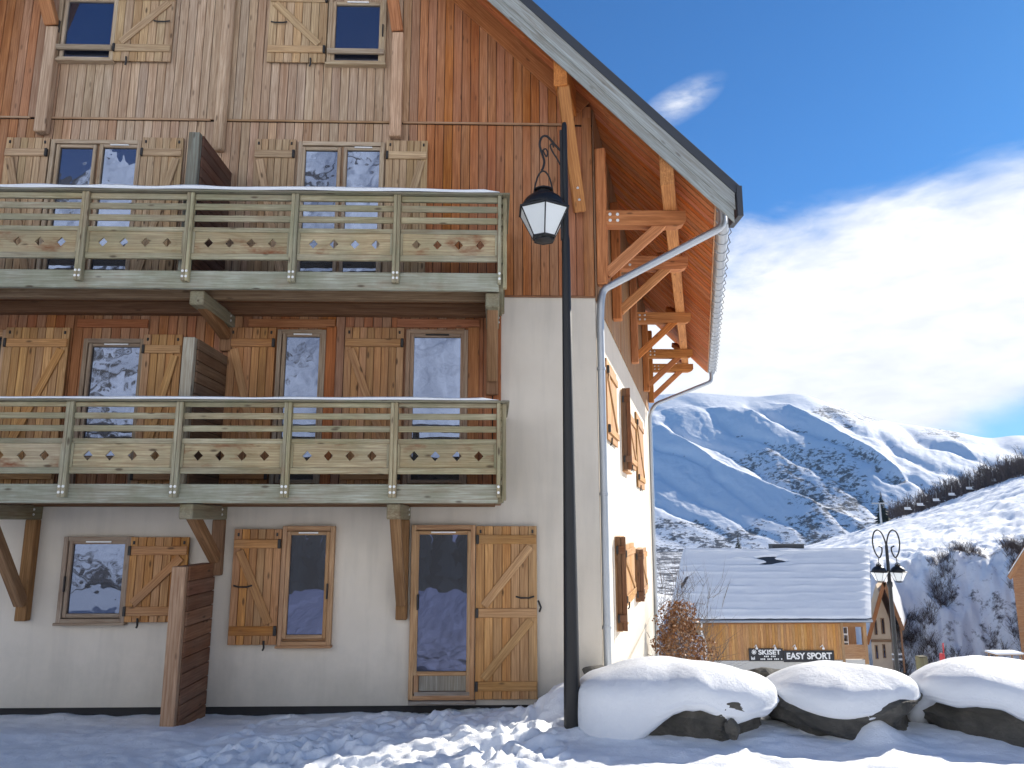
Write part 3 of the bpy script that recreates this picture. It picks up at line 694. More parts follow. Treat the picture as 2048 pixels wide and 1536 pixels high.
y2 = Y1R-.35; q0 = P3(GU-.02, y2, gzz-.07); tw = WALL_L-.45
dp2 = pipe('downpipe', [q0, q0+Vector((0, 0, -.25)), side_pt(tw, zc+.05, .22), side_pt(tw, zc-.2, .07), side_pt(tw, -2.6, .055)], .05, CH)
# masonry of the far part continues down the slope of the ground
mb = MB(); prism(mb, [(CORN.x+.3-.004, CORN.y+.9), tuple((CORN+EV*WALL_L-NV*.004)[:2]), (XL+3, YREAR-.01), (XL+3, CORN.y+1)], -3.4, 0.12)
mb.build('foundation_wall', M_STUCCO, CH)

# ---- windows and shutters
FRM = (0.52, 0.38, 0.25); FRM_O = (0.52, 0.32, 0.17); SHT = (0.50, 0.245, 0.082); SHT_T = (0.56, 0.40, 0.23); SHT_L = (0.56, 0.315, 0.125)
def window(pl, u0, u1, v0, v1, panes, col=FRM, grille=True, glass=None, kick=None, handle=None, door=False, fw=.055, d0=0.03, bar=None, handle_v=.45):
    """outer frame with sashes, panes, a white trickle vent and a sill; panes = list of (u0,u1,v0,v1)"""
    glass = glass or M_GLASS
    mb = MB()
    def B(a, b, c, e, n0, n1):
        c8 = [pl.p(u, v, d) for d in (n0, n1) for u, v in ((a, c), (b, c), (b, e), (a, e))]
        mb.add(c8, [(0, 3, 2, 1), (4, 5, 6, 7), (0, 1, 5, 4), (1, 2, 6, 5), (2, 3, 7, 6), (3, 0, 4, 7)])
    B(u0+fw, u1-fw, v1-fw, v1, d0-.03, d0+.048); B(u0+fw, u1-fw, v0, v0+fw*.9, d0-.03, d0+.048)
    B(u0+fw, u1-fw, v0+fw*.9, v1-fw, d0-.03, d0-.018)
    wn = mb.build('window' if not door else 'glazed_door', M_FRAME, CH, False, col, origin=pl.p((u0+u1)/2, v0, 0))
    for uu in (u0+fw/2, u1-fw/2): board('frame_stile', pl.p(uu, v0, d0+.01), pl.p(uu, v1, d0+.01), fw-.001, .08, pl.N, M_FRAME, wn, jit(col, .05), .005)
    for (a, b, c, e) in panes:
        s = 0.045
        lo = c-s if kick is None else c-s
        for (p0, p1, w_) in ((pl.p(a-s/2, c-s, d0+.022), pl.p(a-s/2, e+s, d0+.022), s), (pl.p(b+s/2, c-s, d0+.022), pl.p(b+s/2, e+s, d0+.022), s)):
            board('sash_stile', p0, p1, w_, .045, pl.N, M_FRAME, wn, jit(col, .05), .006)
        for v_ in (c-s/2, e+s/2):
            board('sash_rail', pl.p(a, v_, d0+.02), pl.p(b, v_, d0+.02), s, .043, pl.N, M_FRAME, wn, jit(col, .05), .006)
        board('pane', pl.p((a+b)/2, c+.001, d0+.008), pl.p((a+b)/2, e-.001, d0+.008), b-a, .008, pl.N, glass, wn, None, 0)
    if kick:
        a, b, c, e = kick
        board('kick_panel', pl.p((a+b)/2, c, d0+.01), pl.p((a+b)/2, e, d0+.01), b-a, .02, pl.N, M_GREYW, wn, (.33, .31, .26), .004)
        for p0, p1 in ((a-.03, 0), (b+.03, 0)):
            board('sash_stile', pl.p(p0, c-.03, d0+.021), pl.p(p0, e+.02, d0+.021), .055, .044, pl.N, M_FRAME, wn, col, .006)
        board('sash_rail', pl.p(a-.05, c-.04, d0+.022), pl.p(b+.05, c-.04, d0+.022), .07, .05, pl.N, M_FRAME, wn, jit((.34, .31, .27)), .006)
    if grille:
        a, b, c, e = panes[-1]; m_ = (a+b)/2; L = min(.30, (b-a)*.55)
        board('vent_grille', pl.p(m_-L/2, e+.028, d0+.055), pl.p(m_+L/2, e+.028, d0+.055), .018, .02, pl.N, M_WHITE if grille is True else M_IRON, wn, None, .004)
    if handle is not None:
        vm = v0+(v1-v0)*handle_v
        board('window_handle', pl.p(handle, vm-.09, d0+.065), pl.p(handle, vm+.09, d0+.065), .018, .03, pl.N, M_IRON, wn, None, .005)
    if bar:
        board('guard_bar', pl.p(u0+.01, bar, d0+.075), pl.p(u1-.01, bar, d0+.075), .075, .04, pl.N, M_FRAME, wn, (.43, .36, .27), .006)
    if not door:
        board('sill', pl.p(u0-.015, v0-.008, d0+.03), pl.p(u1+.015, v0-.008, d0+.03), .03, .10, pl.N, M_FRAME, wn, jit(col), .005)
    return wn
def shutter(pl, u0, u1, v0, v1, hinge, brace, col=SHT, nb=None, rails=(0.11, 0.86), latch=True, d0=.045, catch=True, label=None, flip=1, knobs=True):
    """ledged and braced shutter: hinge 'l' or 'r'; brace list of (rail_low, rail_high, direction)"""
    W_, H_ = u1-u0, v1-v0; nb = nb or max(4, round(W_/.098))
    sh = board('shutter', pl.p((u0+u1)/2, v0+.004, d0+.008), pl.p((u0+u1)/2, v1-.004, d0+.008), W_-.01, .012, pl.N, M_SHUT, CH, tuple(c*.5 for c in col), 0)
    bw = W_/nb
    for i in range(nb):
        uu = u0+bw*(i+.5)
        board('board', pl.p(uu, v0, d0+.026), pl.p(uu, v1, d0+.026), bw-.006, .022+random.uniform(-.001, .002), pl.N, M_SHUT, sh, jit(col, .13), .004)
    rz_ = [v0+H_*r for r in rails]
    for z in rz_:
        board('batten', pl.p(u0+.012, z, d0+.050), pl.p(u1-.012, z, d0+.050), .105, .024, pl.N, M_SHUT, sh, jit(col, .08), .005)
    for lo, hi, dr in brace:
        a, b = rz_[lo]+.05, rz_[hi]-.05
        p0, p1 = (u0+.10, u1-.08) if dr > 0 else (u1-.10, u0+.08)
        board('brace', pl.p(p0, a+.03, d0+.049), pl.p(p1, b-.03, d0+.049), .10, .022, pl.N, M_SHUT, sh, jit(col, .08), .005)
    for z in rz_:
        hx = u0+.02 if hinge == 'l' else u1-.02
        board('hinge', pl.p(hx, z-.055, d0+.055), pl.p(hx, z+.055, d0+.055), .035, .04, pl.N, M_IRON, sh, None, .006)
    if latch:
        lx = (u1-.15) if hinge == 'l' else (u0+.15); z = v0+H_*(latch if isinstance(latch, float) else .5)
        mb = MB(); mb.tube([pl.p(lx-.11, z+.01, d0+.06), pl.p(lx-.05, z-.006, d0+.068), pl.p(lx+.05, z-.006, d0+.068), pl.p(lx+.11, z+.012, d0+.06)], .010, 7); mb.build('latch', M_IRON, sh, True)
    if catch:
        cx = u0+W_*(.25 if hinge == 'l' else .75)
        mb = MB(); mb.tube([pl.p(cx, v0+.05, d0+.055), pl.p(cx+.005, v0-.03, d0+.05), pl.p(cx-.012, v0-.06, d0+.03)], .012, 7); mb.build('shutter_catch', M_IRON, sh, True)
    if knobs:
        for uu in (u0+.055, u1-.055):
            board('strap_end', pl.p(uu, v1-.085, d0+.042), pl.p(uu, v1-.045, d0+.042), .022, .015, pl.N, M_IRON, sh, None, .003)
    if label: sh['label'] = label
    return sh
def prx(*a): return rect(*a)
# ground floor
u0, u1, v0, v1 = rect(127, 262, 1073, 1245); a = rect(146, 250, 1088, 1226)
window(FP, u0, u1, v0, v1, [a], (.36, .28, .21), handle=u0+.07, glass=M_GLASSW, d0=.035)
shutter(FP, *rect(259, 378, 1074, 1243), 'l', [(0, 1, 1)], SHT, 7, (.13, .84), latch=False)
u0, u1, v0, v1 = rect(563, 668, 1052, 1290); a = rect(580, 651, 1070, 1268)
window(FP, u0, u1, v0, v1, [a], FRM_O, handle=u1-.06, d0=.035, glass=M_GLASSG)
shutter(FP, *rect(466, 562, 1058, 1288), 'r', [(0, 1, -1)], SHT, 6, (.12, .87))
u0, u1, v0, v1 = rect(821, 950, 1050, 1397); a = rect(837, 934, 1069, 1341); k = rect(838, 932, 1349, 1380)
window(FP, u0, u1, v0, v1, [a], FRM_O, glass=M_GLASSG, kick=k, handle=u0+.09, d0=.035, door=True, handle_v=.55)
shutter(FP, *rect(951, 1074, 1052, 1396), 'l', [(1, 2, 1), (0, 1, 1)], SHT_L, 7, (.075, .49, .92), latch=.58, catch=False)
sh_c = rect(1076, 1082, 1200, 1222); mb = MB(); mb.tube([FP.p(sh_c[0], sh_c[3], .05), FP.p(sh_c[0]+.03, sh_c[2]+.05, .09), FP.p(sh_c[0]+.015, sh_c[2], .05)], .012, 7); mb.build('shutter_catch', M_IRON, CH, True)
bxw('door_sill', F(818, 1400)[0], F(952, 1400)[0], YF-.13, YF, F(880, 1405)[1], F(880, 1398)[1], M_GREYW, CH, (.35, .32, .28))
# second floor (doors run down to the deck)
zd = Z1-.02
def down(r): return (r[0], r[1], zd+.02, r[3])
def wdoor(fr, panes, **kw):
    u0, u1, v0, v1 = down(rect(*fr)); ps = []
    for p_ in panes:
        q = rect(*p_); ps.append((q[0], q[1], zd+.42 if not kw.get('low') else zd+.13, q[3]))
    kw.pop('low', None)
    return window(FP, u0, u1, v0, v1, ps, door=True, **kw)
wdoor((-60, 14, 662, 800), [(-40, 6, 676, 800)], col=FRM_O)
sA = down(rect(12, 140, 658, 800)); shutter(FP, *sA, 'l', [(0, 1, 1)], SHT_L, 8, (.08, .90), catch=False, latch=False)
wdoor((168, 290, 680, 800), [(185, 283, 696, 800)], col=(.33, .26, .19), glass=M_GLASSW)
shutter(FP, *down(rect(288, 366, 672, 800)), 'l', [(0, 1, 1)], SHT_L, 5, (.08, .90), catch=False, latch=False)
shutter(FP, *down(rect(458, 552, 658, 800)), 'r', [(0, 1, -1)], SHT, 6, (.08, .90), catch=False, latch=False)
wdoor((555, 652, 662, 800), [(572, 639, 676, 800)], col=(.37, .29, .21), low=True)
shutter(FP, *down(rect(690, 808, 658, 800)), 'r', [(0, 1, -1)], SHT, 8, (.08, .90), catch=False, latch=False)
wdoor((812, 936, 662, 800), [(828, 921, 677, 800)], col=(.36, .25, .17), low=True, grille='dark')
for (xa, xb) in ((652, 672), (936, 958)):
    r_ = down(rect(xa, xb, 655, 800)); board('door_casing', FP.p((r_[0]+r_[1])/2, r_[2], .05), FP.p((r_[0]+r_[1])/2, r_[3], .05), r_[1]-r_[0], .03, FP.N, M_BEAM, ll, DRB)
for (xa, xb) in ((500, 672), (795, 960), (160, 300)):
    r_ = rect(xa, xb, 641, 657); board('lintel_board', FP.p(r_[0], (r_[2]+r_[3])/2, .05), FP.p(r_[1], (r_[2]+r_[3])/2, .05), .11, .03, FP.N, M_BEAM, ll, DRB)
# third floor
Z3D = onY(500, 541, YB).z; zd = Z3D
shutter(FP, *down(rect(15, 102, 281, 372)), 'r', [(0, 1, -1)], SHT_T, 6, (.10, .90), catch=False, latch=False)
wdoor((104, 285, 285, 372), [(122, 188, 300, 372), (208, 275, 300, 372)], col=(.54, .44, .32), low=True)
shutter(FP, *down(rect(286, 369, 281, 372)), 'l', [(0, 1, 1)], SHT_T, 6, (.10, .90), catch=False, latch=False)
shutter(FP, *down(rect(511, 593, 284, 372)), 'r', [(0, 1, -1)], SHT_T, 6, (.10, .90), catch=False, latch=False)
wdoor((598, 770, 289, 372), [(612, 676, 305, 372), (695, 760, 305, 372)], col=(.54, .44, .32), low=True)
shutter(FP, *down(rect(773, 856, 287, 372)), 'l', [(0, 1, 1)], SHT_T, 6, (.10, .90), catch=False, latch=False)
# attic
u0, u1, v0, v1 = rect(121, 239, -12, 129); a = rect(138, 231, 11, 124)
window(FP, u0, u1, v0, v1, [a], (.56, .45, .31), bar=F(180, 106)[1], handle=u0+.05, d0=.05)
shutter(FP, *rect(238, 353, -22, 130), 'l', [(0, 1, 1)], SHT_T, 7, (.16, .83), d0=.055)
u0, u1, v0, v1 = rect(659, 774, -8, 136); a = rect(673, 760, 18, 130)
window(FP, u0, u1, v0, v1, [a], (.56, .45, .31), bar=F(715, 114)[1], handle=u1-.04, d0=.05)
shutter(FP, *rect(541, 657, -18, 132), 'r', [(0, 1, -1)], SHT_T, 7, (.16, .83), d0=.055)
# side wall
LIT = (0.50, 0.27, 0.10)
for (xa, xb, ya_, yb_) in ((1209, 1229, 736, 885), (1254, 1267, 832, 936), (1271, 1284, 838, 976), (1245, 1265, 1087, 1207), (1280, 1290, 1096, 1192)):
    ta, tb, z0_, z1_ = srect(xa, xb, ya_, yb_)
    shutter(SP, ta, tb, z0_, z1_, 'l', [(0, 1, -1)], LIT, 6, (.13, .86), latch=False, knobs=False, d0=.004)
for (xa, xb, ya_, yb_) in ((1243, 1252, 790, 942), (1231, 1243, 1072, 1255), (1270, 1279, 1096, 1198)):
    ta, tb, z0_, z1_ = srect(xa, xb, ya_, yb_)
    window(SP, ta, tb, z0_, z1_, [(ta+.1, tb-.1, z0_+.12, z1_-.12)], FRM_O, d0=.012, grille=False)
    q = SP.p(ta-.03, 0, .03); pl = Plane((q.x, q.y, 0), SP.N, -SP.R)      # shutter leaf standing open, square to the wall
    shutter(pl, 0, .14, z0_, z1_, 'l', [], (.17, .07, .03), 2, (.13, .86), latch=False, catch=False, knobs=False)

# ---- balconies
RAILC = (0.44, 0.39, 0.25); PANC = (0.50, 0.40, 0.23)
def panel_mesh(L, h, cx, r, t):
    """board with lozenge holes cut through"""
    vs, fs = [], []
    cell = r*1.25; y0, y1 = -h/2, h/2
    xs = sorted(cx)
    def quad(x0, x1):
        b = len(vs)
        for z in (t/2, -t/2): vs.extend([(x0, y0, z), (x1, y0, z), (x1, y1, z), (x0, y1, z)])
        fs.append((b, b+1, b+2, b+3)); fs.append((b+7, b+6, b+5, b+4)); fs.append((b, b+4, b+5, b+1)); fs.append((b+3, b+2, b+6, b+7))
    prev = -L/2
    for c in xs:
        if c-cell > prev+1e-4: quad(prev, c-cell)
        b = len(vs)
        for z in (t/2, -t/2):
            vs.extend([(c-cell, y0, z), (c+cell, y0, z), (c+cell, y1, z), (c-cell, y1, z), (c, -r, z), (c+r*.93, 0, z), (c, r, z), (c-r*.93, 0, z)])
        for s_, o in ((1, 0), (-1, 8)):
            tri = [(0, 1, 4), (1, 5, 4), (1, 2, 5), (2, 6, 5), (2, 3, 6), (3, 7, 6), (3, 0, 7), (0, 4, 7)]
            for f in tri: fs.append(tuple(b+o+i for i in (f if s_ == 1 else f[::-1])))
        for i, j in ((4, 5), (5, 6), (6, 7), (7, 4)): fs.append((b+i, b+j, b+8+j, b+8+i))
        fs.append((b+0, b+8, b+9, b+1)); fs.append((b+3, b+2, b+10, b+11))
        prev = c+cell
    quad(prev, L/2)
    me = bpy.data.meshes.new('panel'); me.from_pydata(vs, [], fs); me.materials.append(M_PANEL); return me
def balcony(posts_px, yref, ys, deck_label, beamcol, side_x):
    """ys: photo heights of snow, cap, top rail, slats, frame, panel, bottom rail, beam at the front plane"""
    xs = [onY(x, yref, YB).x for x in posts_px]
    sp = xs[1]-xs[0]; xs = [xs[0]-sp*2, xs[0]-sp]+xs; XR = xs[-1]; XLb = xs[0]
    Z = {k: onY(700, v, YB).z for k, v in ys.items()}
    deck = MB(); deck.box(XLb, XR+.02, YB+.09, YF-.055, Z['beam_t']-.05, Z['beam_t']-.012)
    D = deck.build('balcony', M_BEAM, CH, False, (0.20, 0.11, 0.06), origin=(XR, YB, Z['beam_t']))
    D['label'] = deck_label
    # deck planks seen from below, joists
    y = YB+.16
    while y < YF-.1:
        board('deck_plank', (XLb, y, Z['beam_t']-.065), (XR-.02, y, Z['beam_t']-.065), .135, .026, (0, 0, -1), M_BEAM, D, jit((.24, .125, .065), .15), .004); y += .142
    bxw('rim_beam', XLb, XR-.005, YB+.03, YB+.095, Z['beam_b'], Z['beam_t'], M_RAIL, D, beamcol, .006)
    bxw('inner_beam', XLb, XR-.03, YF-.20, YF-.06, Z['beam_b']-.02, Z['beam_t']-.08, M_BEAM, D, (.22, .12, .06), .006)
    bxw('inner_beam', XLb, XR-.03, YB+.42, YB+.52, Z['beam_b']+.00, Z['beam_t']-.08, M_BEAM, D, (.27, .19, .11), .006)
    bxw('side_beam', XR-.03, XR+.045, YB+.05, YF-.05, Z['beam_b']+.01, Z['beam_t']-.004, M_RAIL, D, (.27, .22, .13), .006)
    # posts: two planks side by side, bolted to the rim beam
    for i, x in enumerate(xs):
        last = i == len(xs)-1
        for dx in ((-.021, .021) if not last else (0,)):
            bxw('post', x+dx-.0195, x+dx+.0195, YB-.045, YB+.027, Z['post_b'], Z['cap']-.012, M_RAIL, D, jit(RAILC, .1), .004)
            for k_ in range(2): bolt(Vector((x+dx, YB-.047, Z['beam_t']-.03-.062*k_)), (0, -1, 0), D, .8)
    # rails between the posts
    for i in range(len(xs)-1):
        a, b = xs[i]+.043, xs[i+1]-(.043 if i < len(xs)-2 else .022)
        for nm, k0, k1, w_ in (('top_rail', 'rail0', 'rail1', .04), ('slat', 's1a', 's1b', .028), ('slat', 's2a', 's2b', .028), ('frame_rail', 'f0', 'f1', .045), ('bottom_rail', 'b0', 'b1', .045)):
            bxw(nm, a, b, YB-.012, YB-.012+w_, Z[k1], Z[k0], M_RAIL, D, jit(RAILC, .12), .004)
        h = Z['f1']-Z['b0']-.004; L = b-a; m_ = (a+b)/2; zc_ = (Z['f1']+Z['b0'])/2
        cx = [(-.75+.5*j)*L*.52*.95 for j in range(4)]
        cx = [L*(-.5+f_) for f_ in (.165, .38, .60, .82)]
        M = Matrix(((1, 0, 0), (0, 0, -1), (0, 1, 0))).to_4x4(); M.translation = (m_, YB+.010, zc_)
        pm = panel_mesh(L-.002, h, cx, .056, .022); link('carved_panel', pm, M, D, None, jit(PANC, .06))
        for e_ in (a+.014, b-.014): bxw('panel_stile', e_-.014, e_+.014, YB-.016, YB-.003, Z['b0']+.002, Z['f1']-.002, M_RAIL, D, jit(RAILC, .1), .003)
    bxw('cap_rail', XLb, XR+.03, YB-.075, YB+.075, Z['cap']-.012, Z['cap']+.012, M_RAIL, D, (.24, .22, .16), .006)
    # snow lying on the cap rail, uneven
    nseg = int((XR-XLb)/.06); mb = MB(); ring = []
    for i in range(nseg+1):
        x = XLb+(XR+.0-XLb)*i/nseg; hgt = (Z['snow']-Z['cap']-.013)*(0.75+.5*float(vnoise(np.array([x*2.3]), np.array([Z['cap']*7]), 3)[0]))
        end = min(1, (nseg-i)/3+.05); hgt *= end; wv = .078+.008*math.sin(x*5)
        ring.append([(x, YB-wv, Z['cap']+.0125), (x, YB-wv-.004, Z['cap']+.013+hgt*.55), (x, YB-wv*.6, Z['cap']+.013+hgt*.93), (x, YB, Z['cap']+.013+hgt), (x, YB+wv*.6, Z['cap']+.013+hgt*.9), (x, YB+wv, Z['cap']+.0125)])
    vs = [v for r_ in ring for v in r_]; fs = [(i*6+k, i*6+k+1, (i+1)*6+k+1, (i+1)*6+k) for i in range(nseg) for k in range(5)]+[tuple(range(6)), tuple(nseg*6+k for k in range(6))[::-1]]
    mb.add(vs, fs); mb.build('rail_snow', M_SNOWS, D, True)
    # return at the right-hand end
    xr = XR+.07
    bxw('post', xr-.03, xr+.015, YB+.02, YB+.11, Z['post_b']-.03, Z['cap']-.012, M_RAIL, D, jit(RAILC, .1), .004)
    bxw('post', xr-.04, xr+.005, YF-.14, YF-.06, Z['post_b']-.03, Z['cap']-.012, M_RAIL, D, jit(RAILC, .1), .004)
    bxw('cap_rail', XR+.03, xr+.05, YB-.075, YF-.05, Z['cap']-.012, Z['cap']+.012, M_RAIL, D, (.22, .20, .14), .006)
    for nm, k0, k1 in (('top_rail', 'rail0', 'rail1'), ('slat', 's1a', 's1b'), ('slat', 's2a', 's2b'), ('frame_rail', 'f0', 'f1'), ('side_panel', 'f1', 'b0'), ('bottom_rail', 'b0', 'b1')):
        bxw(nm, xr-.055, xr-.03, YB+.03, YF-.06, Z[k1]+.001, Z[k0]-.001, M_RAIL, D, jit(RAILC, .12), .003)
    return D, Z
UY = dict(snow=378, cap=389, rail0=392, rail1=403, s1a=411, s1b=423, s2a=434, s2b=446, f0=458, f1=467, b0=510, b1=521, beam_t=542, beam_b=577, post_b=566)
LY = dict(snow=795, cap=803.5, rail0=806, rail1=815, s1a=827, s1b=839, s2a=852, s2b=864, f0=878, f1=888, b0=936, b1=948, beam_t=968, beam_b=1006, post_b=995)
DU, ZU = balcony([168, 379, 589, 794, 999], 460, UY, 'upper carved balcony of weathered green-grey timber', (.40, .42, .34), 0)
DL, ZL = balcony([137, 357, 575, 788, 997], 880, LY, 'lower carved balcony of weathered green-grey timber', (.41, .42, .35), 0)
# brackets under the balconies: cantilever beam, wall post, raking strut
def bal_bracket(px, yb, Z, zfoot, parent_label=None, w=.135, foot=True):
    X = onY(px, yb, YB).x; zt = Z['beam_b']-.002
    Xw = X
    post = bxw('balcony_bracket', Xw-w/2, Xw+w/2, YF-.115, YF-.005, zfoot, zt-.17, M_BEAM, CH, (.29, .155, .07), .01)
    beam = bxw('beam', Xw-w/2-.005, Xw+w/2+.005, YB+.10, YF-.005, zt-.17, zt, M_RAIL, post, (.24, .19, .11), .012)
    board('strut', (Xw, YB+.26, zt-.10), (Xw, YF-.12, zfoot+.20), w*.85, .13, (0, -1, .4), M_BEAM, post, (.30, .165, .075), .012)
    bolt(Vector((Xw, YF-.20, zfoot+.32)), (0, -1, .2), post, 1.2)
    for k_ in (.05, .11): bolt(Vector((Xw+w/2+.006, YF-.2, zt-k_)), (1, 0, 0), post, .8)
    return post
zf = F(788, 1238)[1]
for px_, z_ in ((784, zf), (364, F(400, 1150)[1]), (-60, zf)): bal_bracket(px_, 1020, ZL, z_)
zf2 = onY(985, 792, YF).z
for px_, z_ in ((985, zf2), (386, onY(430, 705, YF).z), (-215, zf2)): bal_bracket(px_, 590, ZU, z_, w=.15)
# ---- privacy screens between the flats
def screen(x_px, yref, yfront, z0, z1, wpost, col, postcol, nb):
    X = onY(x_px, yref, yfront).x
    S = bxw('privacy_screen', X+.005, X+wpost*.45, yfront+.03, YF-.03, z0+.01, z1-.02, M_BEAM, CH, tuple(c*.5 for c in col), 0)
    bxw('post', X-wpost/2, X+wpost/2, yfront-.05, yfront+.03, z0-.05, z1, M_BEAM, S, postcol, .006)
    h = (z1-z0)/nb
    for i in range(nb):
        for sx in (X+wpost*.45+.012, X-wpost*.30):
            bxw('board', sx-.011, sx+.011, yfront+.032, YF-.03, z0+h*i+.006, z0+h*(i+1)-.002, M_SHUT, S, jit(col, .15), .005)
    bxw('top_board', X-wpost/2+.01, X+wpost/2-.003, yfront+.032, YF-.03, z1-.018, z1, M_BEAM, S, col, .004)
    return S
zt_ = onY(356, 1133, 8.55).z
screen(350, 1280, 8.55, 0.0, zt_, .15, (.25, .11, .055), (.47, .29, .17), 11)
screen(377, 735, 8.36, Z1, onY(377, 676, 8.36).z, .13, (.17, .095, .05), (.40, .37, .29), 13)
screen(388, 320, 8.36, Z3D, onY(388, 268, 8.36).z, .13, (.13, .06, .04), (.25, .27, .23), 13)
# ================================================================== LAMPS
def lantern(parent, c, R, hang_top, frost=True):
    """six-sided tapering lantern; c = centre of the collar, R = collar radius, hang_top = z of the hook"""
    x, y, z = c; s = R/0.34
    cap = MB(); cap.lathe((x, y, z), [(R*.80, .012*s), (R*.80, .03*s), (R*.74, .08*s), (R*.62, .135*s), (R*.42, .185*s), (R*.25, .21*s), (R*.24, .235*s), (R*.34, .245*s), (R*.34, .258*s), (R*.12, .27*s), (R*.10, .30*s)], 20)
    L = cap.build('lantern', M_BLACK, parent, True, None, origin=(x, y, z))
    def hexp(r, zz, rot=RAD(30)): return [Vector((x+r*math.cos(rot+k*math.pi/3), y+r*math.sin(rot+k*math.pi/3), zz)) for k in range(6)]
    mb = MB(); a, b, c2 = hexp(R, z-.03*s), hexp(R, z-.012*s), hexp(R*.8, z+.014*s)
    mb.add(a+b+c2, [(i, (i+1) % 6, 6+(i+1) % 6, 6+i) for i in range(6)]+[(6+i, 6+(i+1) % 6, 12+(i+1) % 6, 12+i) for i in range(6)]+[tuple(range(6))[::-1], tuple(range(12, 18))])
    mb.build('collar', M_BLACK, L)
    t0, t1 = hexp(R*.93, z-.03*s), hexp(R*.42, z-.36*s)
    for i in range(6):
        j = (i+1) % 6; q = [t0[i], t0[j], t1[j], t1[i]]; ctr = sum(q, Vector())/4; inn = (Vector((x, y, ctr.z))-ctr).normalized()*.006*s
        q = [v+(ctr-v)*.04 for v in q]; q2 = [v+inn for v in q]
        mesh_obj('glass_pane', q+q2, [(0, 1, 2, 3), (7, 6, 5, 4), (0, 4, 5, 1), (1, 5, 6, 2), (2, 6, 7, 3), (3, 7, 4, 0)], M_FROST, L)
        bar = MB(); bar.tube([t0[i], t1[i]], .008*s, 6); bar.build('glazing_bar', M_BLACK, L)
    mb = MB()
    for zz, rr in ((z-.36*s, R*.43), (z-.40*s, R*.36)):
        h = hexp(rr, zz); mb.tube(h+[h[0]], .010*s, 6, False)
    mb.lathe((x, y, z-.42*s), [(R*.05, 0), (R*.34, .012*s), (R*.36, .025*s), (R*.3, .03*s)], 6); mb.build('lantern_foot', M_BLACK, L)
    hr = MB(); zt = hang_top-z; w = R*.36
    hr.tube([(x+w*math.sin(a_)*1.0, y, z+.06*s+(zt-.06*s)*math.cos(a_)) for a_ in np.linspace(-math.pi/2, math.pi/2, 15)], .011*s, 7)
    hr.build('hanging_ring', M_BLACK, L, True)
    return L
YLMP = 8.0
def LP(px, py): return onY(px, py, YLMP)
b0 = LP(1145, 1462); tp = LP(1130, 250)
LX = b0.x
lamp = thing('street_lamp', 'tall black street lamp with a single frosted lantern hanging from a scroll arm', 'street lamp', (LX, YLMP, gz(LX, YLMP)))
g0 = gz(LX, YLMP)-.15
def zz_(py): return LP(1135, py).z
mb = MB()
prof = []
for py, r in ((1462, .087), (1300, .079), (1000, .065), (700, .053), (480, .046), (470, .036), (330, .034), (252, .030)):
    prof.append((r, zz_(py)))
prof = [(.094, g0)]+prof+[(.022, zz_(246))]
mb.lathe((LX, YLMP, 0), prof, 20); mb.build('pole', M_BLACK, lamp, True)
mb = MB(); mb.box(LX-.055, LX-.03, YLMP-.022, YLMP+.022, zz_(480), zz_(262)); mb.build('pole_bracket', M_BLACK, lamp)
def curve(pts, nn=8):
    P = [Vector(p) for p in pts]; P = [P[0]*2-P[1]]+P+[P[-1]*2-P[-2]]; out = []
    for i in range(1, len(P)-2):
        for k in range(nn):
            t_ = k/nn; a, b, c, d = P[i-1], P[i], P[i+1], P[i+2]
            out.append(.5*((2*b)+(c-a)*t_+(2*a-5*b+4*c-d)*t_*t_+(3*b-a-3*c+d)*t_**3))
    out.append(P[-2]); return out
ol = LX-LP(1133, 320).x      # keep the arm on the pole
def A(px, py): v = LP(px, py); return Vector((v.x+ol, YLMP, v.z))
mb = MB(); mb.tube(curve([A(1126, 303), A(1113, 289), A(1098, 273), A(1087, 275), A(1083, 289), A(1087, 305), A(1092, 322), A(1090, 335), A(1087, 341)]), .0135, 8)
mb.build('scroll_arm', M_BLACK, lamp, True)
mb = MB(); mb.tube(curve([A(1124, 330), A(1118, 318), A(1109, 304), A(1104, 292), A(1108, 288), A(1111, 295)]), .0095, 7)
mb.tube(curve([A(1089, 300), A(1096, 313), A(1099, 305), A(1095, 298), A(1090, 300)]), .009, 7); mb.build('scroll_curl', M_BLACK, lamp, True)
cc_ = A(1091, 419)
lantern(lamp, (cc_.x, YLMP, cc_.z), .318, A(1088, 342).z)

# far twin lamp in the village street
YD = 27.0
def DP(px, py): return onY(px, py, YD)
bx_ = DP(1773, 1095); X2 = bx_.x
tl = thing('street_lamp', 'black twin-lantern street lamp with two looped scroll arms in front of snowy slope', 'street lamp', (X2, YD, gz(X2, YD)))
mb = MB(); zg = gz(X2, YD)-.2
def dz(py): return DP(1785, py).z
mb.lathe((X2, YD, 0), [(.12, zg), (.12, zg+.5), (.075, zg+.9), (.068, dz(1175)), (.095, dz(1172)), (.095, dz(1165)), (.06, dz(1162)), (.05, dz(1092)), (.03, dz(1086))], 12)
mb.build('pole', M_BLACK, tl, True)
for sg in (-1, 1):
    def E_(dx, py): return Vector((X2+sg*dx*.0174, YD, dz(py)))
    mb = MB(); mb.tube(curve([E_(0, 1100), E_(2, 1082), E_(8, 1066), E_(16, 1060), E_(24, 1066), E_(28, 1083), E_(25, 1103), E_(17, 1115), E_(11, 1106), E_(10, 1096), E_(16, 1092)]), .026, 7)
    mb.tube([E_(18, 1114), E_(19, 1127)], .014, 6); mb.build('scroll_arm', M_BLACK, tl, True)
    q = E_(19.5, 1143)
    lantern(tl, (q.x, YD, q.z), .31, dz(1125))

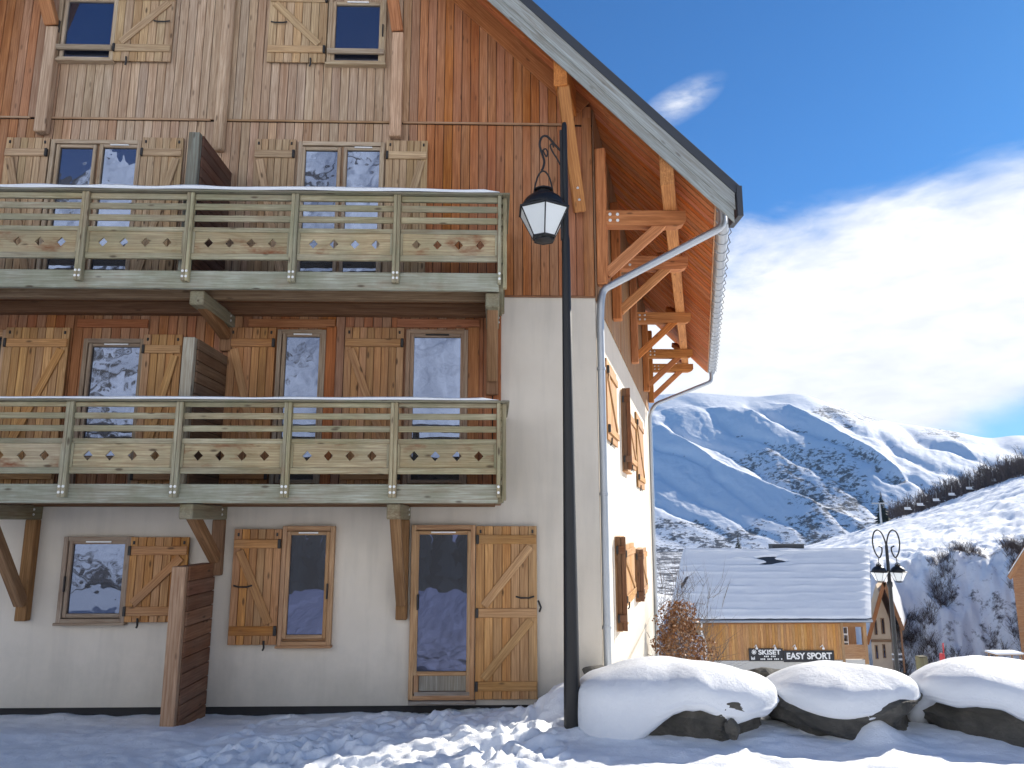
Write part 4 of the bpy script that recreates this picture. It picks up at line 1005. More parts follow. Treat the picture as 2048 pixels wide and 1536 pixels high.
# ================================================================== BOULDERS UNDER SNOW
def rim_z(px, py, Y): return onY(px, py, Y).z
def boulder(px0, px1, Yc, b, ytop, rims, seed, label, apex=0.0, rock_amp=.9, nose=2.5, rock_px=None):
    xa, xb = onY(px0, 1400, Yc).x, onY(px1, 1400, Yc).x; cx, a = (xa+xb)/2, (xb-xa)/2
    gz0 = gz(cx, Yc); B = thing('boulder', label, 'boulder', (cx, Yc, gz0), 'snow-capped boulders along the terrace edge')
    Yf = Yc-b*.85
    rx, rzv = [], []
    for p, y in rims:
        x_ = onY(p, 1430, Yc).x; fr_ = max(-1, min(1, (x_-cx)/a)); Yr = Yc-b*math.sqrt(1-abs(fr_)**2.5)
        rx.append(onY(p, 1430, Yr).x); rzv.append(rim_z(p, y, Yr))
    ztop = onY((px0+px1)/2, ytop, Yc).z
    nth, ns = 120, 34; vs = []; rs = np.random.RandomState(seed); ph = rs.uniform(0, 6.28, 6)
    def zr(th):
        x = cx+a*math.cos(th)
        fz = float(np.interp(x, rx, rzv))
        k = max(0, -math.sin(th)); k = min(1, .25+1.1*k) if math.sin(th) < 0.2 else 0
        return fz if math.sin(th) < 0 else (gz0-.1)*min(1, math.sin(th)*4)+fz*(1-min(1, math.sin(th)*4))
    def Rr(th):
        w = 1+.05*math.sin(2*th+ph[0])+.035*math.sin(3*th+ph[1])+.02*math.sin(5*th+ph[2])
        c, s_ = math.cos(th), math.sin(th); n_ = nose
        r = (abs(c/a)**n_+abs(s_/b)**n_)**(-1/n_)
        return r*w
    zlow = [zr(2*math.pi*i/nth) for i in range(nth)]
    zlow = [sum(zlow[(i+k) % nth] for k in (-3, -2, -1, 0, 1, 2, 3))/7 for i in range(nth)]
    zmid = gz0+(ztop-gz0)*.42
    zlow = [z_+.05*(float(fbm(np.array([i*.22]), np.array([seed*1.0]), seed, 4)[0])-.5) for i, z_ in enumerate(zlow)]
    for j in range(ns+1):
        s_ = j/ns*1.42
        for i in range(nth):
            th = 2*math.pi*i/nth; R = Rr(th); z0_ = zlow[i]
            zm = max(zmid, z0_+.09)
            if s_ <= .8:
                k = s_/.8; g_ = math.sin(k*math.pi/2)**.86; h_ = math.cos(k*math.pi/2)**.80
                zt_ = ztop+apex*math.cos(th)*g_*.5
                r_, z_ = R*g_, zm+(zt_-zm)*h_
            elif s_ <= 1.1:
                k = (s_-.8)/.3
                r_, z_ = R*(1+.015*math.sin(k*math.pi)-.03*k*(zm-z0_)), zm+(z0_+.05-zm)*k
            else:
                k = (s_-1.1)/.32; an = k*math.pi*.8
                r_, z_ = R*(1-.03*(zm-z0_))-.08*(1-math.cos(an)), z0_+.05*(1-math.sin(an)*1.0)
                if k > .9: r_ *= .8
            x, y = cx+r_*math.cos(th), Yc+r_*math.sin(th)
            nz_ = (float(fbm(np.array([x*1.7]), np.array([y*1.7+seed]), seed, 3)[0])-.5)
            z_ += nz_*(.10 if s_ < .8 else .05)*min(1, r_/.25)
            vs.append((x, y, z_))
    fs = [(j*nth+i, j*nth+(i+1) % nth, (j+1)*nth+(i+1) % nth, (j+1)*nth+i) for j in range(ns) for i in range(nth)]
    fs.append(tuple(ns*nth+i for i in range(nth))[::-1])
    cap = mesh_obj('snow_cap', vs, fs, M_SNOWS, B, True, None, origin=(cx, Yc, gz0))
    # rock: a body cut by random planes
    bm = bmesh.new(); bmesh.ops.create_icosphere(bm, subdivisions=5, radius=1.0)
    dirs = rs.normal(size=(15, 3)); dirs /= np.linalg.norm(dirs, axis=1)[:, None]; lim = rs.uniform(.70, .92, 15)
    H2 = max(.2, (ztop-gz0)*.54)
    for v in bm.verts:
        d = np.array(v.co); d /= np.linalg.norm(d); k = dirs @ d
        r_ = min(1.0, (lim/np.where(k > .2, k, 1e9)).min() if False else min([l/kk for l, kk in zip(lim, k) if kk > .25] or [1.0]))
        r_ *= 1+.12*(float(fbm(np.array([d[0]*3+d[2]*2]), np.array([d[1]*3-d[2]]), seed+7, 4)[0])-.5)
        n_ = nose; c, s_ = d[0], d[1]; hz_ = math.hypot(c, s_)
        th = math.atan2(s_, c); R = Rr(th)*rock_amp
        v.co = Vector((R*c/max(hz_, 1e-6)*min(1, hz_*1.35)*r_, R*s_/max(hz_, 1e-6)*min(1, hz_*1.35)*r_, (H2*1.0)*d[2]*r_))
    me = bpy.data.meshes.new('rock'); bm.to_mesh(me); bm.free()
    me.polygons.foreach_set('use_smooth', [True]*len(me.polygons))
    try: me.set_sharp_from_angle(angle=RAD(14))
    except Exception: pass
    link('rock', me, Matrix.Translation((cx, Yc, gz0+H2*.34)), B, M_ROCK)
    return B
boulder(1152, 1546, 8.05, .62, 1322, [(1140, 1500), (1235, 1490), (1265, 1462), (1330, 1438), (1410, 1424), (1455, 1430), (1476, 1456), (1494, 1440), (1548, 1404)], 3, 'long low boulder under a thick snow cap beside the street lamp', apex=.05, rock_amp=.97)
boulder(1528, 1836, 8.10, .60, 1328, [(1520, 1412), (1545, 1430), (1602, 1438), (1640, 1448), (1682, 1446), (1740, 1440), (1800, 1418), (1838, 1392)], 8, 'snow-capped boulder in the middle with several dark hollows under its cap', apex=.06, rock_amp=1.05)
boulder(1838, 2190, 7.95, .62, 1322, [(1830, 1405), (1862, 1434), (1905, 1425), (1965, 1422), (2005, 1434), (2050, 1452), (2120, 1450), (2200, 1440)], 14, 'dark boulder with a domed snow cap next to the leaning wooden post', apex=.0, rock_amp=1.05)
def small_rock(px, py, Y, r, seed, label, sc=(1, .8, .6)):
    p_ = onY(px, py, Y); rs = np.random.RandomState(seed)
    bm = bmesh.new(); bmesh.ops.create_icosphere(bm, subdivisions=3, radius=r)
    dirs = rs.normal(size=(12, 3)); dirs /= np.linalg.norm(dirs, axis=1)[:, None]
    for v in bm.verts:
        d = np.array(v.co)/r; k = dirs @ d; f_ = min([.8/kk for kk in k if kk > .5] or [1]); v.co = Vector((v.co.x*f_*sc[0], v.co.y*f_*sc[1], v.co.z*f_*sc[2]))
    me = bpy.data.meshes.new('rock'); bm.to_mesh(me); bm.free(); o = link('rock', me, Matrix.Translation(p_), None, M_ROCK)
    tag(o, label, 'rock', 'bare rocks between the boulders')
small_rock(1190, 1345, 9.2, .15, 5, 'dark bare rock top poking out of the snow at the chalet corner', (1.1, .8, .62))
small_rock(1468, 1458, 7.35, .075, 6, 'fist-sized dark stone in the snow between two capped boulders', (.9, .8, .9))
small_rock(1525, 1352, 9.3, .20, 9, 'dark rock edge showing behind the gap between two capped boulders', (1.2, .8, .55))
small_rock(1590, 1362, 9.6, .22, 10, 'flat dark rock with a rim of snow below the shop window', (1.5, .8, .5))
# leaning wooden post
pb, pt_ = onY(1853, 1375, 10.2), onY(1842, 1312, 10.2)
po = board('wooden_post', pb+Vector((0.02, 0, -1.0)), pt_, .115, .11, (0, -1, 0), wood('post_wood', weather=.6, grey=(.17, .17, .13), green=.6), None, (.16, .15, .10), .01)
tag(po, 'weathered grey-green wooden post leaning behind the snow-capped boulders', 'post')

# ================================================================== VILLAGE BELOW
M_FARW = wood('far_cladding', weather=.15, knots=0); M_PALE = simple('pale_render', (.55, .53, .49), .9)
SH_Y = 52.0
def fx(px, py, Y=SH_Y): return onY(px, py, Y)
shx0, shx1 = fx(1405, 1280).x, fx(1735, 1280).x
ze = fx(1540, 1238, 51).z; YRD = 55.8; zrd = onY(1540, 1100, YRD).z
zgd = ze-6.4
SHOP = thing('ski_shop', 'low timber ski shop with a snow-covered roof and dark sign boards', 'shop', ((shx0+shx1)/2, SH_Y, zgd))
zw = fx(1540, 1320).z
sk_ = .42
mb = MB(); prism(mb, [(shx0, SH_Y), (shx1, SH_Y), (shx1+9*sk_*.0, SH_Y+9), (shx0+4, SH_Y+9)], zgd-1, zw); mb.build('stucco_wall', M_PALE, SHOP)
xrec = fx(1683, 1280).x
core = MB(); prism(core, [(shx0+.02, SH_Y+.05), (xrec, SH_Y+.05), (xrec, SH_Y+9), (shx0+4, SH_Y+9)], zw+.005, ze+.3); CW = core.build('timber_wall', M_DARKC, SHOP)
x = shx0; k = 0
while x < xrec-.05:
    bxw('cladding_board', x+.006, x+.19, SH_Y-.0, SH_Y+.04, zw-.05, ze-.45, M_FARW, CW, jit((.58, .31, .11), .10), .004); x += .196
bxw('header_board', shx0, xrec, SH_Y-.03, SH_Y+.03, ze-.46, ze+.15, M_FARW, CW, (.42, .20, .07))
# recessed corner loggia
bxw('loggia_wall', xrec+.01, shx1-.05, SH_Y+1.5, SH_Y+1.6, zw, ze+.3, M_FARW, SHOP, (.40, .20, .08))
bxw('loggia_post', shx1-.28, shx1-.02, SH_Y-.02, SH_Y+.22, zw-.3, ze+.2, M_FARW, SHOP, (.44, .28, .14))
bxw('loggia_post', xrec-.02, xrec+.16, SH_Y-.05, SH_Y+.1, zw-.3, ze+.2, M_FARW, SHOP, (.44, .28, .14))
bxw('loggia_rail', xrec, shx1-.2, SH_Y-.03, SH_Y+.05, zw+.05, zw+.95, M_FARW, SHOP, (.45, .25, .10))
bxw('loggia_header', xrec, shx1-.2, SH_Y-.03, SH_Y+.05, ze-.65, ze+.1, M_FARW, SHOP, (.45, .22, .08))
wv0, wv1 = fx(1700, 1300).x, fx(1718, 1300).x
lw = bxw('window', wv0, wv1, SH_Y+1.42, SH_Y+1.5, fx(1700, 1308).z, fx(1700, 1258).z, M_WHITE, SHOP)
for r_ in range(3):
    z_ = fx(1700, 1306-r_*16).z; bxw('pane', wv0+.06, wv1-.06, SH_Y+1.39, SH_Y+1.415, z_+.03, z_+.42, M_GLASS, lw)
bxw('shop_window', fx(1540, 1350).x, fx(1640, 1350).x, SH_Y-.06, SH_Y+.0, zgd+.3, fx(1540, 1343).z, M_DARKC, SHOP)
bxw('window_head', fx(1538, 1350).x, fx(1642, 1350).x, SH_Y-.09, SH_Y-.005, fx(1540, 1343).z+.002, fx(1540, 1341).z+.05, M_IRON, SHOP)
# roof: timber deck, snow sheet rippled by the tile courses, ridge cap
er0, er1 = onY(1336, 1238, 50.9).x, onY(1743, 1238, 50.9).x; rr0, rr1 = onY(1366, 1098, YRD).x, onY(1739, 1098, YRD).x
zee = onY(1540, 1238, 50.9).z
nu, nv = 90, 120
UU, VV = np.meshgrid(np.linspace(0, 1, nu), np.linspace(0, 1, nv))
XX = (er0+(er1-er0)*UU)*(1-VV)+(rr0+(rr1-rr0)*UU)*VV; YY = 50.9+(YRD-50.9)*VV; ZZ = zee+(zrd-zee)*VV
rip = np.power(.5+.5*np.cos(VV*2*math.pi*9.5+.4*np.sin(UU*5)), 3)*.06*np.clip(1.5*fbm(UU*6, VV*14, 33, 3)-.35, 0, 1)
ZZs = ZZ+.12+rip+(fbm(UU*9, VV*5, 35, 3)-.5)*.10-np.clip((UU-.96)/.04, 0, 1)**2*.1-np.clip((.03-UU)/.03, 0, 1)**2*.1-np.clip((.025-VV)/.025, 0, 1)**2*.12
hole = np.exp(-(((UU-.475+.03*np.sin(VV*60))/.045)**4+((VV-.83)/.055)**4)); ZZs = ZZs-hole*.5*(.6+.9*fbm(UU*40, VV*40, 37, 2))
hole2 = np.exp(-(((UU-.035-.12*np.clip(VV-.45, 0, .25))/.012)**2+((VV-.5)/.12)**4)); ZZs = ZZs-hole2*.22
mb = MB(); a_ = [(er0, 50.9, zee), (er1, 50.9, zee), (rr1, YRD, zrd), (rr0, YRD, zrd)]; bk_ = [(rr0+2.0, YRD+5, zee), (rr1+1.0, YRD+5, zee)]
low = [(x_, y_, z_-.25) for x_, y_, z_ in a_+bk_]
mb.add(a_+bk_+low, [(0, 1, 2, 3), (3, 2, 5, 4), (6, 9, 8, 7), (9, 10, 11, 8), (0, 6, 7, 1), (1, 7, 8, 2), (2, 8, 11, 5), (4, 10, 9, 3), (3, 9, 6, 0), (5, 11, 10, 4)])
RF = mb.build('roof', M_ROOFD, SHOP)
sn = grid_mesh('roof_snow', XX, YY, ZZs, M_SNOWS); sn.parent = RF; sn.matrix_basis = WM[RF.name].inverted()
mb = MB(); mb.box(onY(1543, 1095, YRD+.6).x, onY(1606, 1095, YRD+.6).x, YRD+.4, YRD+1.2, zrd-.6, onY(1570, 1088, YRD+.6).z); mb.build('chimney', M_ROOFD, RF)
mb = MB(); mb.tube([(er0, 50.8, zee-.13), (er1, 50.8, zee-.13)], .08, 8); mb.build('gutter', M_ZINC, RF, True)
qd = onY(1396, 1240, 51.7)
pipe('downpipe', [(qd.x, 50.85, zee-.2), (qd.x+.15, 51.5, zee-.9), (qd.x+.5, SH_Y-.12, zee-1.6), (qd.x+.5, SH_Y-.12, zgd)], .06, SHOP, M_WHITE)
bxw('soffit_beam', er0+.4, shx0, 51.1, 51.4, zee-.75, zee-.3, M_FARW, SHOP, (.42, .21, .08))
bxw('soffit_beam', er0+.8, shx0, 51.6, 51.8, zee-1.1, zee-.85, M_FARW, SHOP, (.45, .33, .2))
# signs
def text(body, size, loc, mat, parent, width=None, bold=.0, name='lettering'):
    cu = bpy.data.curves.new('lettering', 'FONT'); cu.body = body; cu.size = size; cu.offset = bold; cu.extrude = .012
    tmp = bpy.data.objects.new('tmp', cu); COL.objects.link(tmp); bpy.context.view_layer.update()
    me = bpy.data.meshes.new_from_object(tmp.evaluated_get(bpy.context.evaluated_depsgraph_get())); bpy.data.objects.remove(tmp)
    xs = [v.co.x for v in me.vertices]; wd = max(xs)-min(xs); k = (width/wd) if width else 1.0
    M = Matrix.Translation(loc) @ Matrix.Rotation(math.pi/2, 4, 'X') @ Matrix.Diagonal((k, 1, 1, 1))
    me.materials.clear(); me.materials.append(mat)
    return link(name, me, M, parent)
M_SIGN = simple('sign_board', (.012, .012, .016), .5); M_LET = simple('sign_lettering', (.80, .80, .78), .5)
def sign(px0, px1, y0, y1, label):
    x0, x1, z0, z1 = rect(px0, px1, y0, y1, SH_Y-.12)
    o = bxw('shop_sign', x0, x1, SH_Y-.14, SH_Y-.09, z0, z1, M_SIGN); tag(o, label, 'sign'); return o, x0, x1, z0, z1
s1, x0, x1, z0, z1 = sign(1498, 1566, 1297, 1322, 'dark sign board lettered SKISET with a small white figure')
text('SKISET', .42, (x0+.62, SH_Y-.155, z0+.42), M_LET, s1, width=(x1-x0)-.78, bold=.012)
text('lol', .26, (x0+.12, SH_Y-.155, z0+.10), M_LET, s1, bold=.01)
mb = MB()   # two lines of print too small to read
for (xs_, n_, zz0) in ((x0+1.0, 7, z0+.25), (x0+.75, 13, z0+.08)):
    for k in range(n_):
        if k % 4 == 3: continue
        mb.box(xs_+k*.115, xs_+k*.115+.075, SH_Y-.156, SH_Y-.141, zz0, zz0+.09)
mb.build('small_print', M_LET, s1)
mb = MB()   # small snow-star figure
for k in range(4):
    a_ = k*math.pi/4; c_ = Vector((x0+.33, SH_Y-.155, z0+.58)); d_ = Vector((math.cos(a_), 0, math.sin(a_)))*.17; mb.tube([c_-d_, c_+d_], .03, 5)
mb.build('emblem', M_LET, s1)
s2_, x0, x1, z0, z1 = sign(1567, 1668, 1301, 1324, 'long dark sign board lettered EASY SPORT in white')
text('EASY SPORT', .56, (x0+.18, SH_Y-.155, z0+.2), M_LET, s2_, width=(x1-x0)-.36, bold=.016)
for pxs, wh in ((1509, 'above the white figure of the SKISET sign'), (1546, 'above the last letters of the SKISET sign'), (1586, 'above the word EASY'), (1641, 'above the word SPORT')):
    q = fx(pxs, 1297); mb = MB(); mb.tube([(q.x, SH_Y, q.z+.1), (q.x, SH_Y-.35, q.z+.28), (q.x, SH_Y-.45, q.z+.15)], .03, 6); mb.lathe((q.x, SH_Y-.45, q.z+.02), [(.09, 0), (.07, .1), (.03, .16)], 8)
    o = mb.build('sign_lamp', M_WHITE); tag(o, 'small white spotlight on a bent arm '+wh, 'spotlight', 'spotlights over the shop signs')

# chalet behind the shop
M_BEIGE = simple('beige_boards', (.62, .49, .35), .8, 0, .12, 1.5)
def small_chalet(Y, wall, apex, eaveL, eaveR, name_label, base_px, wins, wcol, ov=.9, depth=9, sk=.6, wmat=None):
    """wall=(px0,px1); apex, eaves = photo points of the gable roof"""
    ax, eL, eR = onY(*apex, Y-ov), onY(*eaveL, Y-ov), onY(*eaveR, Y-ov)
    x0, x1 = onY(wall[0], 1280, Y).x, onY(wall[1], 1280, Y).x; zb = onY(wall[0], base_px, Y).z
    T = thing('chalet', name_label, 'chalet', ((x0+x1)/2, Y, zb))
    m_ = lambda x: (ax.z-(ax.z-eL.z)*(ax.x-x)/(ax.x-eL.x)) if x < ax.x else (ax.z-(ax.z-eR.z)*(x-ax.x)/(eR.x-ax.x))
    pol = [(x0, zb), (x1, zb), (x1, m_(x1)-.25), (ax.x, ax.z-.25), (x0, m_(x0)-.25)]; pol = [q for q in pol]
    mb = MB(); k = len(pol); mb.add([(x, Y, z) for x, z in pol]+[(x+depth*sk, Y+depth, z) for x, z in pol], [tuple(range(k)), tuple(range(k, 2*k))[::-1]]+[(i, k+i, k+(i+1) % k, (i+1) % k) for i in range(k)])
    WL = mb.build('timber_wall', wmat or M_FARW, T, False, wcol)
    rf = MB()
    for e_ in (eL, eR):
        q = [ax, e_, e_+Vector((depth*sk, depth, 0)), ax+Vector((depth*sk, depth, 0))]; up_ = Vector((0, 0, .22))
        rf.add(q+[v+up_ for v in q], [(0, 1, 2, 3), (7, 6, 5, 4), (0, 4, 5, 1), (1, 5, 6, 2), (2, 6, 7, 3), (3, 7, 4, 0)])
    R_ = rf.build('roof', M_FARW, T, False, (.45, .19, .06))
    for e_, nm in ((eL, 0), (eR, 1)):
        u2 = Vector((0, 0, .225)); q = [ax+u2, e_+u2, e_+u2+Vector((depth*sk, depth, 0)), ax+u2+Vector((depth*sk, depth, 0))]; u3 = Vector((0, 0, .25))
        mesh_obj('roof_snow', q+[v+u3 for v in q], [(0, 1, 2, 3), (7, 6, 5, 4), (0, 4, 5, 1), (1, 5, 6, 2), (2, 6, 7, 3), (3, 7, 4, 0)], M_SNOWS, R_)
        board('bargeboard', ax+Vector((0, -.03, .06)), e_+Vector((0, -.03, .06)), .36, .05, (0, -1, 0), M_FARW, R_, (.42, .19, .07), .004)
    for (a, b, c, d) in wins:
        X0, X1, Za, Zb = rect(a, b, c, d, Y); w_ = bxw('window', X0, X1, Y-.07, Y+.02, Za, Zb, M_FRAME, T, (.33, .20, .10)); bxw('pane', X0+.08, X1-.08, Y-.085, Y-.072, Za+.08, Zb-.08, M_GLASS, w_, None, 0)
    return T
T2 = small_chalet(74, (1742, 1782), (1768, 1166), (1734, 1290), (1806, 1262), 'small beige timber chalet with steep orange eaves behind the ski shop', 1350, [(1748, 1754, 1240, 1270), (1762, 1769, 1236, 1268), (1750, 1756, 1290, 1318), (1765, 1771, 1288, 1316)], (.68, .55, .40), ov=1.6, wmat=M_BEIGE)
b2 = onY(1780, 1310, 73); 
for z_ in (0, .9):
    bxw('balcony_rail', b2.x, b2.x+1.1, 72.6, 72.7, b2.z-.4+z_*.5, b2.z-.25+z_*.5, M_WHITE, T2, None)
bxw('balcony_post', b2.x+.95, b2.x+1.1, 72.5, 72.62, b2.z-1.5, b2.z+3.4, M_FARW, T2, (.4, .2, .09))
bxw('string_course', onY(1742, 1282, 74).x, onY(1782, 1282, 74).x, 73.85, 73.98, onY(1760, 1284, 74).z, onY(1760, 1279, 74).z, M_FARW, T2, (.35, .2, .1))
T3 = small_chalet(60, (2040, 2200), (2110, 1010), (2018, 1158), (2206, 1158), 'orange timber chalet with snowy overhanging eaves half out of view below the hillside', 1420, [], (.42, .20, .07), ov=.9, sk=.95)
# snow-topped table and red piste marker beyond the boulders
YT = 38.0
t0_, t1_ = onY(1980, 1304, YT), onY(2036, 1304, YT)
TB = thing('snowy_table', 'small white snow-topped table on thin legs beyond the boulders', 'table', ((t0_.x+t1_.x)/2, YT, onY(2008, 1345, YT).z))
bxw('table_top', t0_.x, t1_.x, YT-.4, YT+.4, t0_.z-.10, t0_.z-.05, M_FARW, TB, (.3, .2, .12))
bxw('snow_layer', t0_.x-.01, t1_.x+.01, YT-.42, YT+.42, t0_.z-.049, t0_.z+.03, M_SNOWS, TB, None, .02)
for xx in (t0_.x+.12, t1_.x-.12):
    for yy in (YT-.3, YT+.3): bxw('leg', xx-.03, xx+.03, yy-.03, yy+.03, onY(2008, 1360, YT).z-1.2, t0_.z-.1, M_FARW, TB, (.3, .2, .12))
r0, r1 = onY(1886, 1332, 40), onY(1886, 1286, 40)
M_RED = simple('red_paint', (.45, .03, .035), .5)
mb = MB(); mb.tube([(r0.x, 40, r0.z-1.5), (r1.x, 40, r1.z)], .035, 8); mk = thing('piste_marker', 'thin red piste marker pole with a red sleeve standing in the snow', 'marker', (r0.x, 40, r0.z-1.5)); mb.build('pole', M_RED, mk)
mb = MB(); mb.lathe((r0.x, 40, onY(1886, 1330, 40).z), [(.12, 0), (.13, .1), (.13, .5), (.11, .58)], 10); mb.build('sleeve', M_RED, mk, True)

# ================================================================== VEGETATION
def blades(mb_v, mb_f, p, d, L, w, rs):
    """one thin tapering twig"""
    d = d/np.linalg.norm(d); s_ = np.cross(d, rs.normal(size=3)); s_ /= np.linalg.norm(s_)+1e-9; s2_ = np.cross(d, s_)
    b = len(mb_v); a = p; e = p+d*L
    mb_v.extend([a+s_*w, a-s_*w*.5+s2_*w*.87, a-s_*w*.5-s2_*w*.87, e]); mb_f.extend([(b, b+1, b+3), (b+1, b+2, b+3), (b+2, b, b+3)])
def twig_plant(v, f, base, H, n, rs, spread=.5, w=.012, sub=6, start=.0):
    for i in range(n):
        d = np.array([rs.normal()*spread, rs.normal()*spread, 1.0]); d /= np.linalg.norm(d); L = H*rs.uniform(.6, 1.0)
        p0 = np.array(base)+np.array([rs.normal()*H*.05, rs.normal()*H*.05, 0]); blades(v, f, p0, d, L, w, rs)
        for k in range(sub):
            t_ = rs.uniform(.25, .95); dd = d+rs.normal(size=3)*.55; dd[2] = abs(dd[2])*.8+.15
            blades(v, f, p0+d*L*t_, dd, L*(1-t_*.6)*rs.uniform(.25, .5), w*.55, rs)
# brown-leaved shrub at the chalet's far corner
rs = np.random.RandomState(4)
cS = onY(1356, 1262, 16.5)
zb_ = gz(cS.x, 16.5)-.05
SHR = thing('leafy_shrub', 'dense shrub with dry brown leaves beside the chalet side wall', 'shrub', (cS.x, 16.5, zb_))
v, f = [], []; twig_plant(v, f, (cS.x, 16.5, zb_), 2.5, 26, rs, .32, .014, 8)
mesh_obj('stems', v, f, M_TWIG, SHR)
v, f = [], []
tp_ = onY(1360, 1205, 16.5).z; bt_ = onY(1360, 1345, 16.5).z
for i in range(3000):
    zf_ = rs.beta(1.4, 1.5); zz = bt_-.2+(tp_-bt_+.25)*zf_
    an = rs.uniform(0, 6.283); lim = (.60-.34*max(0, zf_-.5)/.5)*(.45+1.0*float(vnoise(np.array([zz*3.2]), np.array([an*1.3]), 5)[0]))
    rd = lim*math.sqrt(rs.uniform(.05, 1))
    c = np.array([cS.x+.02+rd*math.cos(an), 16.5+rd*math.sin(an)*.8, zz])
    a = rs.normal(size=3); a /= np.linalg.norm(a); b = np.cross(a, rs.normal(size=3)); b /= np.linalg.norm(b); s_ = rs.uniform(.016, .034)
    q = len(v); v.extend([c-a*s_*1.5, c+b*s_*.8, c+a*s_*1.5, c-b*s_*.8]); f.append((q, q+1, q+2, q+3))
mesh_obj('foliage', v, f, M_LEAF, SHR)
v, f = [], []; cB = onY(1330, 1200, 24); zbb = gz(cB.x, 24)-.1
for dx, sd_ in ((-.35, 0), (.15, 1), (.6, 2)):
    twig_plant(v, f, (cB.x+dx, 24+sd_*.4, zbb), onY(1330, 1118, 24).z-zbb, 30, rs, .16, .014, 12)
gb = mesh_obj('bare_shrub', v, f, M_TWIGG, None, origin=(cB.x, 24, zbb)); tag(gb, 'leafless grey shrub of upright twigs behind the brown-leaved shrub', 'shrub')
# scrub on the shaded bank (too many to count)
v, f = [], []
hzf = lambda px, r: None
import bisect
def hill_z(azr, r):
    i = np.clip((azr-haz[0])/(haz[1]-haz[0]), 0, len(haz)-1.001); j = bisect.bisect(list(hr), r)-1; j = max(0, min(len(hr)-2, j)); i0 = int(i)
    fr, fa = (r-hr[j])/(hr[j+1]-hr[j]), i-i0
    return float((hz[j, i0]*(1-fa)+hz[j, i0+1]*fa)*(1-fr)+(hz[j+1, i0]*(1-fa)+hz[j+1, i0+1]*fa)*fr)
for i in range(2200):
    px_ = rs.uniform(1745, 2100); r_ = rs.uniform(79, 101); azr = px_dir(px_)
    den = float(fbm(np.array([px_/55]), np.array([r_/6]), 29, 3)[0])
    if den < .43+.14*(px_ < 1830) or (px_ < 1850 and r_ > 92): continue
    twig_plant(v, f, (r_*math.sin(azr), r_*math.cos(azr), hill_z(azr, r_)-.1), rs.uniform(.7, 2.0), 7, rs, .5, .018, 5)
sc_ = mesh_obj('bank_scrub', v, f, M_TWIG); sc_['kind'] = 'stuff'; sc_['label'] = 'dark leafless scrub covering the shaded snowy bank'; sc_['category'] = 'scrub'
# bare wood along the crest of the hill
v, f = [], []
for i in range(430):
    px_ = 1764+(2110-1764)*rs.uniform()**.8; azr = px_dir(px_); r_ = rs.uniform(262, 300)
    H_ = rs.uniform(5, 9)*(.55+.45*min(1, (px_-1740)/150))
    twig_plant(v, f, (r_*math.sin(azr), r_*math.cos(azr), hill_z(azr, r_)-.5), H_+max(0, (r_-270))*.30, 3, rs, .13, .10, 16)
wd_ = mesh_obj('hill_wood', v, f, M_TWIG); wd_['kind'] = 'stuff'; wd_['label'] = 'dark leafless wood along the crest of the piste hill'; wd_['category'] = 'wood'
# conifers
def conifer(base, H, seed, label, R=None):
    rs = np.random.RandomState(seed); R = R or H*.24; T = thing('spruce_tree', label, 'tree', tuple(base))
    mb = MB(); mb.tube([tuple(base), (base[0], base[1], base[2]+H*.95)], [H*.022, H*.004], 7); mb.build('trunk', M_BARK, T)
    v, f = [], []
    for i in range(420):
        t_ = rs.uniform(.06, 1)**.8; an = rs.uniform(0, 6.283); L = R*(1.03-t_)*rs.uniform(.55, 1.1); z = base[2]+H*t_
        d = np.array([math.cos(an), math.sin(an), -.28]); s_ = np.array([-math.sin(an), math.cos(an), 0])*L*.26
        p0 = np.array([base[0], base[1], z]); e = p0+d*L; m_ = p0+d*L*.55; q = len(v)
        v.extend([p0, m_+s_+np.array([0, 0, -.06*L]), e, m_-s_+np.array([0, 0, -.06*L]), m_+np.array([0, 0, .08*L])]); f.extend([(q, q+1, q+4), (q+1, q+2, q+4), (q+2, q+3, q+4), (q+3, q, q+4)])
    mesh_obj('crown', v, f, M_CONIF, T)
    return T
yC = 120.0; cb = onY(1478, 1120, yC); ct = onY(1478, 1068, yC)
conifer((cb.x, yC, cb.z-3), ct.z-cb.z+3, 3, 'small dark spruce rising behind the snowy shop roof', 2.0)
azc = px_dir(1766); cz_ = hill_z(azc, 250)
cz_t = onY(1766, 1012, 250*math.cos(azc)).z
conifer((250*math.sin(azc), 250*math.cos(azc), cz_-.5), cz_t-cz_+5, 6, 'tall narrow dark spruce at the end of the wooded hill crest', 3.0)
# ---- chairlift over the crest: pylon, cable and chairs
YC0 = 212
pc = onY(1759, 1006, YC0); pz = hill_z(math.atan2(pc.x, YC0), math.hypot(pc.x, YC0))
PY = thing('lift_pylon', 'grey chairlift pylon with a crosshead standing below the wooded crest', 'pylon', (pc.x, YC0, pz))
mb = MB(); mb.tube([(pc.x, YC0, pz-1), (pc.x, YC0, pc.z)], [.36, .25], 8); mb.build('mast', M_ZINC, PY)
mb = MB(); mb.box(pc.x-2.3, pc.x+2.3, YC0-.25, YC0+.25, pc.z-.3, pc.z+.1); mb.build('crosshead', M_ZINC, PY)
cpts = []
for px_, py_ in ((1759, 1006), (1815, 1000), (1840, 992), (1872, 983), (1903, 972), (1938, 960), (1985, 944), (2080, 908)): cpts.append(onY(px_, py_, YC0+(px_-1759)*.05))
mb = MB(); mb.tube([tuple(p_) for p_ in cpts], .03, 5); cb_ = mb.build('lift_cable', M_IRON); tag(cb_, 'thin chairlift cable climbing past the wooded crest', 'cable')
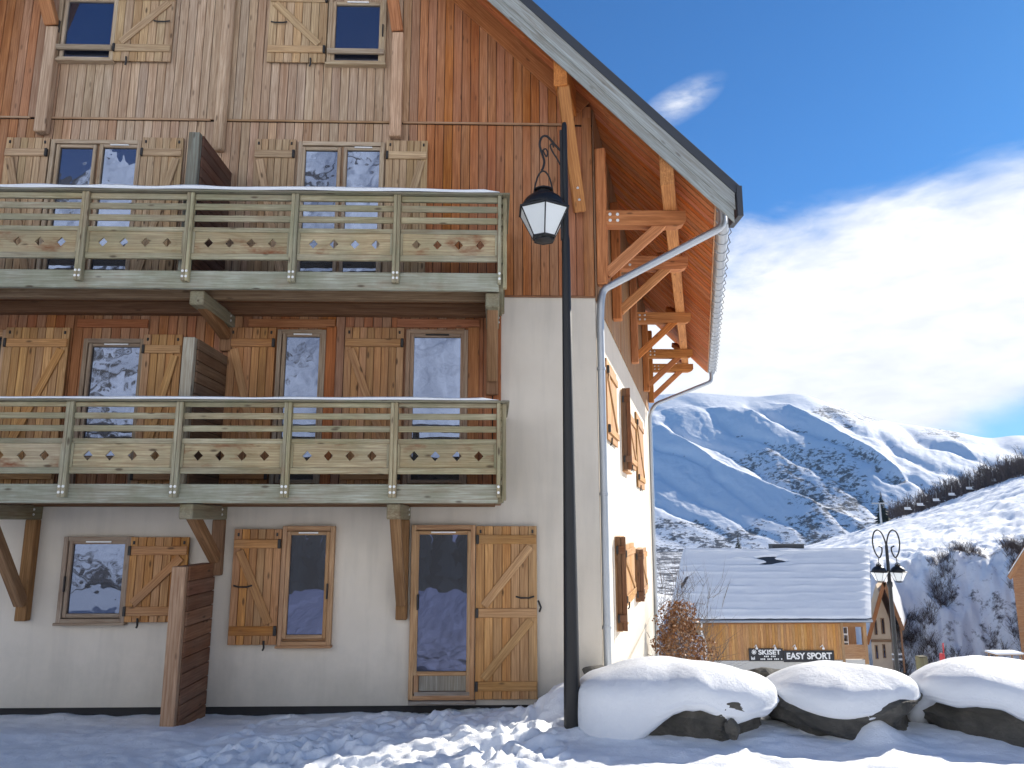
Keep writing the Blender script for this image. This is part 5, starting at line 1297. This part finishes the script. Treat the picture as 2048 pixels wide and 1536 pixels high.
for p_, wh in zip(cpts[1:7], ('closest to', 'second from', 'third from', 'fourth from', 'fifth from', 'sixth from')):
    CHR = thing('lift_chair', 'white chairlift chair before the dark wood, '+wh+' the pylon', 'lift chair', tuple(p_-Vector((0, 0, 3))), 'chairs on the chairlift')
    mb = MB(); mb.tube([tuple(p_), tuple(p_-Vector((0.1, 0, 2.0)))], .05, 5); mb.build('hanger', M_ZINC, CHR)
    mb = MB(); mb.box(p_.x-.9, p_.x+.9, p_.y-.3, p_.y+.35, p_.z-2.75, p_.z-2.6); mb.build('seat', M_WHITE, CHR)
    mb = MB(); mb.box(p_.x-.9, p_.x+.9, p_.y+.36, p_.y+.45, p_.z-2.7, p_.z-2.0); mb.build('backrest', M_WHITE, CHR)
# ---- added spruces behind the camera to darken the window reflections; they show only there
v, f = [], []
for i in range(70):
    an = RAD(rs.uniform(150, 225)); r_ = rs.uniform(13, 22)
    if .47 < vnoise(np.array([an*9]), np.array([r_/40]), 8)[0] < .6: continue
    bx, by = r_*math.sin(an), r_*math.cos(an); H_ = rs.uniform(3, 4.6); R_ = H_*.2; bz = gz(bx, by)-.5
    q = len(v); 
    for lv in range(4):
        zz = bz+H_*(.08+.22*lv); rr_ = R_*(1.05-.24*lv); q = len(v)
        for k in range(7): a_ = k*6.283/7+lv; v.append((bx+rr_*math.cos(a_), by+rr_*math.sin(a_), zz))
        v.append((bx, by, zz+H_*.36)); f.extend([(q+k, q+(k+1) % 7, q+7) for k in range(7)])
fo = mesh_obj('reflection_spruces', v, f, M_CONIF); fo['kind'] = 'stuff'; fo['label'] = 'dark spruces added behind the camera to darken the window reflections'; fo['category'] = 'forest'
# ---- air: thin haze round the whole valley
mb = MB(); mb.box(-3600, 3600, -1900, 3600, -80, 700)
m, t, p, o = material('thin_haze'); t.n.remove(p)
vv = t.node('ShaderNodeVolumePrincipled', inp={'Color': (0.45, 0.68, 1.0, 1), 'Density': 0.00009, 'Anisotropy': 0.0})
t.l.new(vv.outputs[0], o.inputs['Volume'])
hzb = mb.build('haze', m); hzb['kind'] = 'stuff'; hzb['label'] = 'thin blue winter haze filling the valley'; hzb['category'] = 'haze'
